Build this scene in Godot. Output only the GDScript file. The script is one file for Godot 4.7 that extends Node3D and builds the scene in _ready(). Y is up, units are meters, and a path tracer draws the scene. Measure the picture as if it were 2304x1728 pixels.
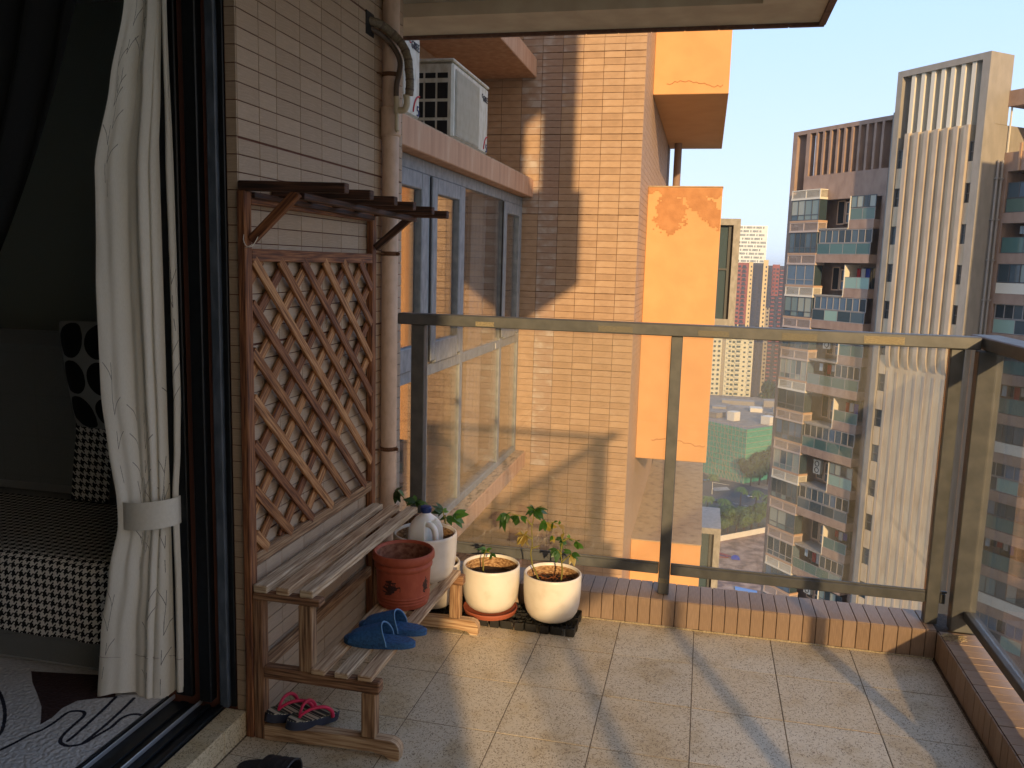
extends Node3D
# A tiled balcony high up a tower at low evening sun. Left: room behind a sliding door and a wooden trellis bench; right: glass railing and the towers beyond.
# x runs along the front railing, y is up, -z runs away along the tiled wall. The eye stands at x = 0, z = 0.

const EYE := Vector3(0, 1.48, 0)
const SUN := Vector3(0.365, 0.275, 0.912)
const WALL_X := -1.315
const FACADE_Z := -8.31
var rng := RandomNumberGenerator.new()
var used := {}
var cache := {}
var m := {}
const RUG_BROWN := [[-2.119, -2.222], [-2.057, -2.160], [-1.984, -2.100], [-1.918, -2.043], [-1.868, -1.985], [-1.846, -1.957], [-1.842, -1.999], [-1.852, -2.054], [-1.840, -2.102], [-1.794, -2.131], [-1.742, -2.153], [-1.833, -2.270]]
const RUG_LINES := [[[-1.859, -1.799], [-1.854, -1.819], [-1.843, -1.859], [-1.834, -1.907], [-1.820, -1.937], [-1.816, -1.979], [-1.818, -2.035], [-1.798, -2.051], [-1.774, -2.051], [-1.758, -2.030], [-1.751, -1.977], [-1.741, -1.926], [-1.725, -1.898], [-1.699, -1.887], [-1.678, -1.890], [-1.656, -1.911], [-1.647, -1.959], [-1.639, -2.001], [-1.643, -2.048], [-1.631, -2.076], [-1.604, -2.084], [-1.582, -2.072], [-1.571, -2.041], [-1.569, -1.994]], [[-1.708, -1.906], [-1.711, -1.948], [-1.720, -2.020], [-1.731, -2.096], [-1.742, -2.153]], [[-1.659, -1.910], [-1.660, -1.955], [-1.664, -2.022], [-1.675, -2.112], [-1.683, -2.162]], [[-2.145, -2.102], [-2.101, -2.075], [-2.038, -2.024], [-1.980, -1.968], [-1.930, -1.906], [-1.911, -1.866]]]
const PLANT_TALL := {"stems": [[Vector3(-0.595, 0.193, -3.250), Vector3(-0.623, 0.249, -3.250), Vector3(-0.635, 0.301, -3.250), Vector3(-0.631, 0.354, -3.250), Vector3(-0.635, 0.406, -3.250), Vector3(-0.629, 0.465, -3.250), Vector3(-0.625, 0.491, -3.250)], [Vector3(-0.635, 0.428, -3.250), Vector3(-0.665, 0.451, -3.250), Vector3(-0.692, 0.463, -3.250), Vector3(-0.741, 0.464, -3.250)], [Vector3(-0.506, 0.203, -3.250), Vector3(-0.504, 0.262, -3.250), Vector3(-0.511, 0.314, -3.250), Vector3(-0.507, 0.377, -3.250), Vector3(-0.504, 0.409, -3.250), Vector3(-0.526, 0.442, -3.250), Vector3(-0.577, 0.445, -3.250)], [Vector3(-0.506, 0.283, -3.250), Vector3(-0.485, 0.306, -3.250), Vector3(-0.468, 0.324, -3.250)], [Vector3(-0.509, 0.319, -3.250), Vector3(-0.527, 0.333, -3.250)], [Vector3(-0.506, 0.372, -3.250), Vector3(-0.478, 0.386, -3.250), Vector3(-0.448, 0.378, -3.250)], [Vector3(-0.635, 0.370, -3.250), Vector3(-0.663, 0.383, -3.250)], [Vector3(-0.630, 0.330, -3.250), Vector3(-0.600, 0.342, -3.250)]], "leaves": [[Vector3(-0.625, 0.492, -3.250), Vector3(-0.655, 0.485, -3.222), 2], [Vector3(-0.625, 0.492, -3.250), Vector3(-0.655, 0.502, -3.247), 0], [Vector3(-0.625, 0.492, -3.250), Vector3(-0.631, 0.522, -3.222), 0], [Vector3(-0.625, 0.492, -3.250), Vector3(-0.598, 0.519, -3.237), 1], [Vector3(-0.625, 0.492, -3.250), Vector3(-0.577, 0.507, -3.238), 0], [Vector3(-0.625, 0.492, -3.250), Vector3(-0.576, 0.482, -3.267), 2], [Vector3(-0.625, 0.492, -3.250), Vector3(-0.587, 0.476, -3.221), 2], [Vector3(-0.625, 0.492, -3.250), Vector3(-0.614, 0.451, -3.280), 0], [Vector3(-0.625, 0.492, -3.250), Vector3(-0.648, 0.467, -3.265), 0], [Vector3(-0.740, 0.465, -3.250), Vector3(-0.783, 0.405, -3.254), 0], [Vector3(-0.740, 0.465, -3.250), Vector3(-0.760, 0.434, -3.233), 2], [Vector3(-0.740, 0.465, -3.250), Vector3(-0.757, 0.418, -3.268), 0], [Vector3(-0.740, 0.465, -3.250), Vector3(-0.729, 0.476, -3.228), 1], [Vector3(-0.740, 0.465, -3.250), Vector3(-0.753, 0.462, -3.221), 0], [Vector3(-0.696, 0.461, -3.250), Vector3(-0.712, 0.411, -3.270), 0], [Vector3(-0.696, 0.461, -3.250), Vector3(-0.718, 0.437, -3.244), 2], [Vector3(-0.696, 0.461, -3.250), Vector3(-0.687, 0.424, -3.279), 0], [Vector3(-0.679, 0.461, -3.250), Vector3(-0.661, 0.433, -3.257), 1], [Vector3(-0.679, 0.461, -3.250), Vector3(-0.663, 0.450, -3.277), 0], [Vector3(-0.679, 0.461, -3.250), Vector3(-0.659, 0.449, -3.223), 0], [Vector3(-0.663, 0.383, -3.250), Vector3(-0.710, 0.350, -3.254), 3], [Vector3(-0.663, 0.383, -3.250), Vector3(-0.695, 0.392, -3.223), 4], [Vector3(-0.663, 0.383, -3.250), Vector3(-0.689, 0.348, -3.233), 3], [Vector3(-0.663, 0.383, -3.250), Vector3(-0.673, 0.346, -3.228), 4], [Vector3(-0.663, 0.383, -3.250), Vector3(-0.661, 0.333, -3.270), 3], [Vector3(-0.663, 0.383, -3.250), Vector3(-0.646, 0.349, -3.276), 4], [Vector3(-0.663, 0.383, -3.250), Vector3(-0.678, 0.403, -3.244), 3], [Vector3(-0.663, 0.383, -3.250), Vector3(-0.637, 0.367, -3.270), 4], [Vector3(-0.663, 0.383, -3.250), Vector3(-0.686, 0.395, -3.236), 3], [Vector3(-0.663, 0.383, -3.250), Vector3(-0.654, 0.398, -3.255), 3], [Vector3(-0.663, 0.383, -3.250), Vector3(-0.667, 0.356, -3.248), 4], [Vector3(-0.577, 0.446, -3.250), Vector3(-0.600, 0.422, -3.224), 0], [Vector3(-0.577, 0.446, -3.250), Vector3(-0.598, 0.447, -3.249), 1], [Vector3(-0.577, 0.446, -3.250), Vector3(-0.586, 0.425, -3.274), 2], [Vector3(-0.577, 0.446, -3.250), Vector3(-0.566, 0.394, -3.271), 3], [Vector3(-0.547, 0.447, -3.250), Vector3(-0.555, 0.415, -3.247), 1], [Vector3(-0.547, 0.447, -3.250), Vector3(-0.531, 0.454, -3.249), 0], [Vector3(-0.523, 0.438, -3.250), Vector3(-0.499, 0.425, -3.242), 4], [Vector3(-0.523, 0.438, -3.250), Vector3(-0.524, 0.452, -3.256), 1], [Vector3(-0.505, 0.404, -3.250), Vector3(-0.511, 0.385, -3.241), 3], [Vector3(-0.550, 0.391, -3.250), Vector3(-0.568, 0.358, -3.256), 0], [Vector3(-0.550, 0.391, -3.250), Vector3(-0.541, 0.365, -3.243), 3], [Vector3(-0.550, 0.391, -3.250), Vector3(-0.554, 0.378, -3.234), 1], [Vector3(-0.506, 0.375, -3.250), Vector3(-0.533, 0.383, -3.269), 0], [Vector3(-0.506, 0.375, -3.250), Vector3(-0.493, 0.381, -3.257), 1], [Vector3(-0.506, 0.375, -3.250), Vector3(-0.523, 0.365, -3.250), 2], [Vector3(-0.506, 0.375, -3.250), Vector3(-0.493, 0.362, -3.239), 0], [Vector3(-0.506, 0.375, -3.250), Vector3(-0.512, 0.340, -3.265), 1], [Vector3(-0.478, 0.387, -3.250), Vector3(-0.483, 0.402, -3.247), 1], [Vector3(-0.478, 0.387, -3.250), Vector3(-0.470, 0.383, -3.243), 0], [Vector3(-0.448, 0.378, -3.250), Vector3(-0.437, 0.393, -3.226), 0], [Vector3(-0.448, 0.378, -3.250), Vector3(-0.447, 0.338, -3.258), 1], [Vector3(-0.448, 0.378, -3.250), Vector3(-0.456, 0.370, -3.242), 0], [Vector3(-0.448, 0.378, -3.250), Vector3(-0.441, 0.347, -3.269), 2], [Vector3(-0.527, 0.333, -3.250), Vector3(-0.562, 0.336, -3.250), 0], [Vector3(-0.527, 0.333, -3.250), Vector3(-0.542, 0.274, -3.269), 2], [Vector3(-0.527, 0.333, -3.250), Vector3(-0.521, 0.294, -3.225), 0], [Vector3(-0.527, 0.333, -3.250), Vector3(-0.511, 0.317, -3.254), 1], [Vector3(-0.527, 0.333, -3.250), Vector3(-0.549, 0.317, -3.230), 0], [Vector3(-0.468, 0.324, -3.250), Vector3(-0.499, 0.339, -3.255), 0], [Vector3(-0.468, 0.324, -3.250), Vector3(-0.450, 0.286, -3.226), 3], [Vector3(-0.468, 0.324, -3.250), Vector3(-0.438, 0.298, -3.256), 0], [Vector3(-0.468, 0.324, -3.250), Vector3(-0.471, 0.282, -3.260), 1], [Vector3(-0.468, 0.324, -3.250), Vector3(-0.478, 0.307, -3.246), 2], [Vector3(-0.468, 0.324, -3.250), Vector3(-0.436, 0.329, -3.229), 0]]}
const PLANT_SEEDLING := {"stems": [[Vector3(-0.833, 0.201, -3.250), Vector3(-0.837, 0.247, -3.250), Vector3(-0.830, 0.285, -3.250), Vector3(-0.824, 0.302, -3.250)], [Vector3(-0.825, 0.294, -3.250), Vector3(-0.806, 0.288, -3.250)], [Vector3(-0.808, 0.266, -3.250), Vector3(-0.803, 0.285, -3.250)]], "leaves": [[Vector3(-0.824, 0.302, -3.250), Vector3(-0.857, 0.312, -3.228), 0], [Vector3(-0.824, 0.302, -3.250), Vector3(-0.842, 0.315, -3.244), 1], [Vector3(-0.824, 0.302, -3.250), Vector3(-0.841, 0.281, -3.275), 2], [Vector3(-0.824, 0.302, -3.250), Vector3(-0.802, 0.313, -3.244), 1], [Vector3(-0.824, 0.302, -3.250), Vector3(-0.812, 0.286, -3.265), 0], [Vector3(-0.804, 0.287, -3.250), Vector3(-0.789, 0.293, -3.236), 1], [Vector3(-0.804, 0.287, -3.250), Vector3(-0.780, 0.290, -3.226), 0], [Vector3(-0.804, 0.287, -3.250), Vector3(-0.800, 0.270, -3.249), 1]]}
const PLANT_BEHIND := {"stems": [[Vector3(-1.140, 0.336, -3.280), Vector3(-1.163, 0.421, -3.280), Vector3(-1.209, 0.494, -3.280), Vector3(-1.226, 0.511, -3.280)], [Vector3(-1.118, 0.338, -3.280), Vector3(-1.135, 0.413, -3.280), Vector3(-1.146, 0.471, -3.280)], [Vector3(-1.012, 0.316, -3.280), Vector3(-1.009, 0.371, -3.280), Vector3(-1.018, 0.419, -3.280), Vector3(-1.025, 0.440, -3.280)]], "leaves": [[Vector3(-1.226, 0.511, -3.280), Vector3(-1.247, 0.491, -3.274), 2], [Vector3(-1.226, 0.511, -3.280), Vector3(-1.246, 0.516, -3.306), 0], [Vector3(-1.226, 0.511, -3.280), Vector3(-1.207, 0.532, -3.278), 2], [Vector3(-1.226, 0.511, -3.280), Vector3(-1.199, 0.493, -3.302), 1], [Vector3(-1.226, 0.511, -3.280), Vector3(-1.240, 0.459, -3.273), 2], [Vector3(-1.226, 0.511, -3.280), Vector3(-1.223, 0.479, -3.288), 0], [Vector3(-1.146, 0.471, -3.280), Vector3(-1.189, 0.483, -3.264), 2], [Vector3(-1.146, 0.471, -3.280), Vector3(-1.185, 0.449, -3.307), 0], [Vector3(-1.146, 0.471, -3.280), Vector3(-1.159, 0.493, -3.303), 1], [Vector3(-1.146, 0.471, -3.280), Vector3(-1.120, 0.488, -3.269), 0], [Vector3(-1.146, 0.471, -3.280), Vector3(-1.091, 0.474, -3.279), 1], [Vector3(-1.146, 0.471, -3.280), Vector3(-1.117, 0.456, -3.276), 2], [Vector3(-1.146, 0.471, -3.280), Vector3(-1.128, 0.463, -3.259), 0], [Vector3(-1.146, 0.471, -3.280), Vector3(-1.164, 0.451, -3.281), 2], [Vector3(-1.025, 0.433, -3.280), Vector3(-1.035, 0.478, -3.261), 2], [Vector3(-1.025, 0.433, -3.280), Vector3(-1.063, 0.466, -3.279), 0], [Vector3(-1.025, 0.433, -3.280), Vector3(-1.061, 0.444, -3.254), 0], [Vector3(-1.025, 0.433, -3.280), Vector3(-1.049, 0.419, -3.270), 2], [Vector3(-1.025, 0.433, -3.280), Vector3(-1.016, 0.450, -3.301), 1], [Vector3(-1.009, 0.414, -3.280), Vector3(-0.984, 0.422, -3.288), 0], [Vector3(-1.009, 0.414, -3.280), Vector3(-0.964, 0.413, -3.258), 2], [Vector3(-1.009, 0.414, -3.280), Vector3(-1.041, 0.402, -3.289), 0], [Vector3(-1.009, 0.414, -3.280), Vector3(-0.997, 0.385, -3.299), 1], [Vector3(-1.009, 0.414, -3.280), Vector3(-1.025, 0.390, -3.282), 2], [Vector3(-0.981, 0.425, -3.280), Vector3(-0.921, 0.438, -3.286), 0], [Vector3(-0.981, 0.425, -3.280), Vector3(-0.952, 0.438, -3.273), 2], [Vector3(-0.981, 0.425, -3.280), Vector3(-0.938, 0.381, -3.284), 2], [Vector3(-0.981, 0.425, -3.280), Vector3(-0.961, 0.409, -3.294), 0], [Vector3(-0.981, 0.425, -3.280), Vector3(-0.942, 0.403, -3.285), 0]]}


class Shape:
	var v := PackedVector3Array()
	var n := PackedVector3Array()
	var t := PackedVector2Array()
	var c := PackedColorArray()
	var tint = null

	func tri(a: Vector3, b: Vector3, d: Vector3, na: Vector3, nb: Vector3, nd: Vector3, ta := Vector2.ZERO, tb := Vector2.ZERO, td := Vector2.ZERO):
		if (b - a).cross(d - a).dot(na + nb + nd) > 0.0:
			v.append_array([a, d, b]); n.append_array([na, nd, nb]); t.append_array([ta, td, tb])
		else:
			v.append_array([a, b, d]); n.append_array([na, nb, nd]); t.append_array([ta, tb, td])
		if tint != null:
			c.append_array([tint, tint, tint])

	func quad(p: Array, nn: Vector3, uv: Array):
		tri(p[0], p[1], p[2], nn, nn, nn, uv[0], uv[1], uv[2])
		tri(p[0], p[2], p[3], nn, nn, nn, uv[0], uv[2], uv[3])

	func flat(p: Array):
		var nn: Vector3 = (p[2] - p[0]).cross(p[1] - p[0]).normalized()
		for k in range(1, p.size() - 1):
			tri(p[0], p[k], p[k + 1], nn, nn, nn)

	func uv_of(p: Vector3, axis: int, o: Vector2) -> Vector2:
		if axis == 0: return Vector2(p.z, p.y) + o
		return Vector2(p.x, p.z if axis == 1 else p.y) + o

	# box with chamfered edges; u follows x
	func box(at: Vector3, size: Vector3, bevel := 0.0, o := Vector2.ZERO, b := Basis()):
		var h := size / 2.0
		for i in 3:
			var j := (i + 1) % 3
			var k := (i + 2) % 3
			for s in [-1.0, 1.0]:
				var ps := []
				var us := []
				for q in [[-1, -1], [1, -1], [1, 1], [-1, 1]]:
					var p := Vector3.ZERO
					p[i] = s * h[i]; p[j] = q[0] * (h[j] - bevel); p[k] = q[1] * (h[k] - bevel)
					ps.append(at + b * p); us.append(uv_of(p, i, o))
				var nn := Vector3.ZERO
				nn[i] = s
				quad(ps, b * nn, us)
		if bevel <= 0.0: return
		for i in 3:
			var j := (i + 1) % 3
			var k := (i + 2) % 3
			for sj in [-1.0, 1.0]:
				for sk in [-1.0, 1.0]:
					var ps := []
					var us := []
					for q in [[-1, 0], [1, 0], [1, 1], [-1, 1]]:
						var p := Vector3.ZERO
						p[i] = q[0] * (h[i] - bevel)
						p[j] = sj * (h[j] - (bevel if q[1] else 0.0)); p[k] = sk * (h[k] - (0.0 if q[1] else bevel))
						ps.append(at + b * p); us.append(uv_of(p, 1 if i != 1 else 2, o))
					var nn := Vector3.ZERO
					nn[j] = sj; nn[k] = sk
					quad(ps, b * nn.normalized(), us)
		for s in [[-1, -1, -1], [1, -1, -1], [-1, 1, -1], [1, 1, -1], [-1, -1, 1], [1, -1, 1], [-1, 1, 1], [1, 1, 1]]:
			var ps := []
			for i in 3:
				var p := Vector3.ZERO
				for j in 3: p[j] = s[j] * (h[j] - (0.0 if i == j else bevel))
				ps.append(p)
			var nn: Vector3 = b * Vector3(s[0], s[1], s[2]).normalized()
			tri(at + b * ps[0], at + b * ps[1], at + b * ps[2], nn, nn, nn, uv_of(ps[0], 1, o), uv_of(ps[1], 1, o), uv_of(ps[2], 1, o))

	# five or six plain faces between two corners
	func slab(lo: Vector3, hi: Vector3, bevel := 0.0):
		box((lo + hi) / 2.0, hi - lo, bevel)

	func tube(path: Array, radius, sides := 8, capped := true):
		var rings := []
		var side := Vector3.ZERO
		var run := 0.0
		for k in path.size():
			var dir: Vector3 = (path[mini(k + 1, path.size() - 1)] - path[maxi(k - 1, 0)]).normalized()
			if side == Vector3.ZERO: side = dir.cross(Vector3.UP if absf(dir.y) < 0.9 else Vector3.RIGHT).normalized()
			side = (side - dir * side.dot(dir)).normalized()
			var up := dir.cross(side)
			var r: float = radius[k] if radius is Array else radius
			if k > 0: run += path[k].distance_to(path[k - 1])
			var ring := []
			for j in sides + 1:
				var a := TAU * j / sides
				var d := side * cos(a) + up * sin(a)
				ring.append([path[k] + d * r, d, Vector2(run, r * a)])
			rings.append(ring)
		for k in rings.size() - 1:
			for j in sides:
				var a: Array = rings[k][j]; var b: Array = rings[k][j + 1]; var d: Array = rings[k + 1][j + 1]; var e: Array = rings[k + 1][j]
				tri(a[0], b[0], d[0], a[1], b[1], d[1], a[2], b[2], d[2])
				tri(a[0], d[0], e[0], a[1], d[1], e[1], a[2], d[2], e[2])
		if capped:
			for k in [0, path.size() - 1]:
				var nn: Vector3 = (path[k] - path[1 if k == 0 else k - 1]).normalized()
				for j in sides:
					tri(path[k], rings[k][j][0], rings[k][j + 1][0], nn, nn, nn)

	# profile: (radius, height) pairs turned round y
	func lathe(profile: Array, sides := 40, at := Vector3.ZERO):
		var ns := []
		var run := [0.0]
		for k in profile.size():
			var d: Vector2 = profile[mini(k + 1, profile.size() - 1)] - profile[maxi(k - 1, 0)]
			ns.append(Vector2(d.y, -d.x).normalized())
			if k > 0: run.append(run[-1] + profile[k].distance_to(profile[k - 1]))
		for k in profile.size() - 1:
			for j in sides:
				var q := []
				for e in [[k, j], [k, j + 1], [k + 1, j + 1], [k + 1, j]]:
					var a: float = TAU * e[1] / sides
					var p: Vector2 = profile[e[0]]
					q.append([at + Vector3(p.x * cos(a), p.y, p.x * sin(a)), Vector3(ns[e[0]].x * cos(a), ns[e[0]].y, ns[e[0]].x * sin(a)), Vector2(float(e[1]) / sides, run[e[0]])])
				for f in [[0, 1, 2], [0, 2, 3]]:
					if q[f[0]][0].is_equal_approx(q[f[1]][0]) or q[f[1]][0].is_equal_approx(q[f[2]][0]) or q[f[0]][0].is_equal_approx(q[f[2]][0]): continue
					tri(q[f[0]][0], q[f[1]][0], q[f[2]][0], q[f[0]][1], q[f[1]][1], q[f[2]][1], q[f[0]][2], q[f[1]][2], q[f[2]][2])

	# rows of points joined to a smooth sheet; two_sided sheets get a second skin set back by thick
	func sheet(rows: Array, closed := false, uv_scale := Vector2.ONE, thick := 0.0):
		var h := rows.size()
		var w: int = rows[0].size()
		var ns := []
		for i in h:
			var line := []
			for j in w:
				var l := (j - 1 + w) % w if closed else maxi(j - 1, 0)
				var r := (j + 1) % w if closed else mini(j + 1, w - 1)
				var dx: Vector3 = rows[i][r] - rows[i][l]
				var dy: Vector3 = rows[mini(i + 1, h - 1)][j] - rows[maxi(i - 1, 0)][j]
				line.append(dx.cross(dy).normalized())
			ns.append(line)
		for skin in (2 if thick != 0.0 else 1):
			for i in h - 1:
				for j in (w if closed else w - 1):
					var q := []
					for e in [[i, j], [i, j + 1], [i + 1, j + 1], [i + 1, j]]:
						var jj: int = e[1] % w
						var nn: Vector3 = ns[e[0]][jj]
						q.append([rows[e[0]][jj] - nn * thick * skin, nn if skin == 0 else -nn, Vector2(float(e[1]) / (w if closed else w - 1), float(e[0]) / (h - 1)) * uv_scale])
					for f in [[0, 1, 2], [0, 2, 3]]:
						tri(q[f[0]][0], q[f[1]][0], q[f[2]][0], q[f[0]][1], q[f[1]][1], q[f[2]][1], q[f[0]][2], q[f[1]][2], q[f[2]][2])
		if thick != 0.0:
			var rim := []
			for j in w: rim.append([0, j])
			for i in range(1, h): rim.append([i, w - 1])
			for j in range(w - 2, -1, -1): rim.append([h - 1, j])
			for i in range(h - 2, -1, -1): rim.append([i, 0])
			for k in rim.size() - 1:
				var a: Vector3 = rows[rim[k][0]][rim[k][1]]; var b: Vector3 = rows[rim[k + 1][0]][rim[k + 1][1]]
				var na: Vector3 = ns[rim[k][0]][rim[k][1]]; var nb: Vector3 = ns[rim[k + 1][0]][rim[k + 1][1]]
				flat([a, b, b - nb * thick, a - na * thick])

	# outline in x, z raised from y0 to y1 with a rounded upper edge
	func pad(outline: Array, y0: float, y1: float, round_by := 0.004):
		var mid := Vector2.ZERO
		for p in outline: mid += p / outline.size()
		var rows := []
		for st in [[1.0, y0], [1.0, y1 - round_by], [0.0, y1]]:
			var line := []
			for p in outline:
				var q: Vector2 = p if st[0] == 1.0 else p - (p - mid).normalized() * round_by
				line.append(Vector3(q.x, st[1], q.y))
			rows.append(line)
		sheet(rows, true)
		for e in [[2, 1.0], [0, -1.0]]:
			var nn := Vector3(0, e[1], 0)
			for k in outline.size():
				var a: Vector3 = rows[e[0]][k]; var b: Vector3 = rows[e[0]][(k + 1) % outline.size()]
				var o := Vector3(mid.x, a.y, mid.y)
				tri(o, a, b, nn, nn, nn, mid, Vector2(a.x, a.z), Vector2(b.x, b.z))

	func mesh() -> ArrayMesh:
		var a := []
		a.resize(Mesh.ARRAY_MAX)
		a[Mesh.ARRAY_VERTEX] = v; a[Mesh.ARRAY_NORMAL] = n; a[Mesh.ARRAY_TEX_UV] = t
		if c.size() == v.size(): a[Mesh.ARRAY_COLOR] = c
		var out := ArrayMesh.new()
		out.add_surface_from_arrays(Mesh.PRIMITIVE_TRIANGLES, a)
		return out


# ---------- scene helpers ----------
func numbered(called: String) -> String:
	var k: int = used.get(called, 0)
	used[called] = k + 1
	return called if k == 0 else "%s_%03d" % [called, k]

func tag(o: Node3D, label := "", category := "", group := "", kind := ""):
	for e in [["label", label], ["category", category], ["group", group], ["kind", kind]]:
		if e[1] != "": o.set_meta(e[0], e[1])

func thing(called: String, label: String, category: String, at := Vector3.ZERO, group := "", kind := "") -> Node3D:
	var o := Node3D.new()
	o.name = numbered(called)
	add_child(o)
	o.position = at
	tag(o, label, category, group, kind)
	return o

func placed(o: Node3D) -> Transform3D:
	var x := Transform3D()
	var at: Node = o
	while at != self:
		x = (at as Node3D).transform * x
		at = at.get_parent()
	return x

# a mesh whose points are given in the scene's own coordinates, hung under a thing or a part
func part(par: Node3D, called: String, s: Shape, mat: Material, kind := "") -> MeshInstance3D:
	var o := MeshInstance3D.new()
	o.name = called
	o.mesh = s.mesh()
	o.material_override = mat
	par.add_child(o, true)
	o.transform = placed(par).affine_inverse()
	if kind != "": o.set_meta("kind", kind)
	return o

# a shared mesh put somewhere
func put(par: Node3D, called: String, mesh: Mesh, mat: Material, x: Transform3D) -> MeshInstance3D:
	var o := MeshInstance3D.new()
	o.name = called
	o.mesh = mesh
	o.material_override = mat
	par.add_child(o, true)
	o.transform = placed(par).affine_inverse() * x
	return o

func block_mesh(size: Vector3, bevel: float) -> Mesh:
	var key := "%.4f %.4f %.4f %.4f" % [size.x, size.y, size.z, bevel]
	if not cache.has(key):
		var s := Shape.new()
		s.box(Vector3.ZERO, size, bevel)
		cache[key] = s.mesh()
	return cache[key]

func block(par: Node3D, called: String, lo: Vector3, hi: Vector3, mat: Material, bevel := 0.0) -> MeshInstance3D:
	return put(par, called, block_mesh(hi - lo, bevel), mat, Transform3D(Basis(), (lo + hi) / 2.0))

# a length of timber or metal from p to q, w across and h along up
func beam(par: Node3D, called: String, p: Vector3, q: Vector3, w: float, h: float, up: Vector3, mat: Material, bevel := 0.002) -> MeshInstance3D:
	var x := (q - p).normalized()
	var y := (up - x * up.dot(x)).normalized()
	var s := Shape.new()
	s.box(Vector3.ZERO, Vector3(p.distance_to(q), h, w), bevel, Vector2(rng.randf() * 7.0, rng.randf() * 7.0))
	return put(par, called, s.mesh(), mat, Transform3D(Basis(x, y, x.cross(y)), (p + q) / 2.0))


# ---------- materials ----------
func plain(c: Color, rough := 0.7, metal := 0.0) -> StandardMaterial3D:
	var o := StandardMaterial3D.new()
	o.albedo_color = c
	o.roughness = rough
	o.metallic = metal
	return o

func noise(f: float, octaves := 4, type := FastNoiseLite.TYPE_SIMPLEX_SMOOTH, sd := 1) -> FastNoiseLite:
	var o := FastNoiseLite.new()
	o.seed = sd
	o.noise_type = type
	o.frequency = f
	o.fractal_octaves = octaves
	return o

func noise_tex(nz: FastNoiseLite, cols: Array, stops: Array, size := 512) -> NoiseTexture2D:
	var o := NoiseTexture2D.new()
	o.width = size; o.height = size
	o.seamless = true
	o.noise = nz
	if cols.size():
		var g := Gradient.new()
		g.offsets = PackedFloat32Array(stops)
		g.colors = PackedColorArray(cols)
		o.color_ramp = g
	return o

# mottled surface: colours spread by noise, scale = repeats per metre
func mottled(cols: Array, stops: Array, f: float, scale: Vector3, rough := 0.8, relief := 0.0, sd := 1, octaves := 5, world := true) -> StandardMaterial3D:
	var o := plain(Color.WHITE, rough)
	o.albedo_texture = noise_tex(noise(f, octaves, FastNoiseLite.TYPE_SIMPLEX_SMOOTH, sd), cols, stops)
	o.uv1_triplanar = true
	o.uv1_world_triplanar = world
	o.uv1_scale = scale
	if relief > 0.0:
		o.heightmap_enabled = true
		if not cache.has("grain"): cache.grain = noise_tex(noise(0.09, 3, FastNoiseLite.TYPE_SIMPLEX_SMOOTH, 9), [], [])
		o.heightmap_texture = cache.grain
		o.heightmap_scale = relief
	return o

func wood(cols: Array, stops: Array, sd: int, rough := 0.72) -> StandardMaterial3D:
	var o := plain(Color.WHITE, rough)
	var nz := noise(0.014, 5, FastNoiseLite.TYPE_SIMPLEX_SMOOTH, sd)
	nz.domain_warp_enabled = true
	nz.domain_warp_amplitude = 22.0
	nz.domain_warp_frequency = 0.009
	o.albedo_texture = noise_tex(nz, cols.map(func(c): return Color(c.r * 1.12, c.g * 1.12, c.b * 1.10)), stops)
	o.uv1_scale = Vector3(0.7, 15.0, 1.0)
	o.heightmap_enabled = true
	o.heightmap_texture = noise_tex(nz, [], [])
	o.heightmap_scale = 0.06
	return o

func image_mat(img: Image, rough := 0.9) -> StandardMaterial3D:
	var o := plain(Color.WHITE, rough)
	img.generate_mipmaps()
	o.albedo_texture = ImageTexture.create_from_image(img)
	return o

func stamp(img: Image, pts: Array, r: float, col: Color):
	for k in pts.size() - 1:
		var a: Vector2 = pts[k]; var b: Vector2 = pts[k + 1]
		var steps := int(a.distance_to(b) / maxf(r * 0.6, 0.5)) + 1
		for s in steps + 1:
			var p := a.lerp(b, float(s) / steps)
			var q := r * (0.85 + 0.3 * rng.randf())
			for y in range(int(p.y - q), int(p.y + q) + 1):
				for x in range(int(p.x - q), int(p.x + q) + 1):
					if x >= 0 and y >= 0 and x < img.get_width() and y < img.get_height() and Vector2(x, y).distance_to(p) <= q:
						img.set_pixel(x, y, col)

func smooth_line(pts: Array, n := 8) -> Array:
	var out := []
	for k in pts.size() - 1:
		var a = pts[maxi(k - 1, 0)]; var b = pts[k]; var c = pts[k + 1]; var d = pts[mini(k + 2, pts.size() - 1)]
		for s in n:
			out.append(b.cubic_interpolate(c, a, d, float(s) / n))
	out.append(pts[-1])
	return out

func local_part(par: Node3D, called: String, s: Shape, mat: Material, kind := "") -> MeshInstance3D:
	var o := MeshInstance3D.new()
	o.name = called
	o.mesh = s.mesh()
	o.material_override = mat
	par.add_child(o, true)
	if kind != "": o.set_meta("kind", kind)
	return o

func ribbed(c: Color, vary: Color, scale: Vector3, rough := 0.62, sd := 3) -> StandardMaterial3D:
	# clay tile with fine pressed ribs along u
	var o := plain(Color.WHITE, rough)
	o.albedo_texture = noise_tex(noise(0.03, 4, FastNoiseLite.TYPE_SIMPLEX_SMOOTH, sd), [c.darkened(0.03), c, c.lerp(vary, 0.5)], [0.2, 0.5, 0.85], 256)
	o.uv1_scale = scale
	if cache.has("ribs"):
		o.heightmap_enabled = true
		o.heightmap_texture = cache.ribs
		o.heightmap_scale = 0.05
		return o
	var ribs := Image.create(16, 128, false, Image.FORMAT_RGB8)
	for y in 128:
		var h := 0.5 + 0.5 * sin(TAU * y / 16.0)
		for x in 16: ribs.set_pixel(x, y, Color(h, h, h))
	o.heightmap_enabled = true
	cache.ribs = ImageTexture.create_from_image(ribs)
	o.heightmap_texture = cache.ribs
	o.heightmap_scale = 0.05
	return o

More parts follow.
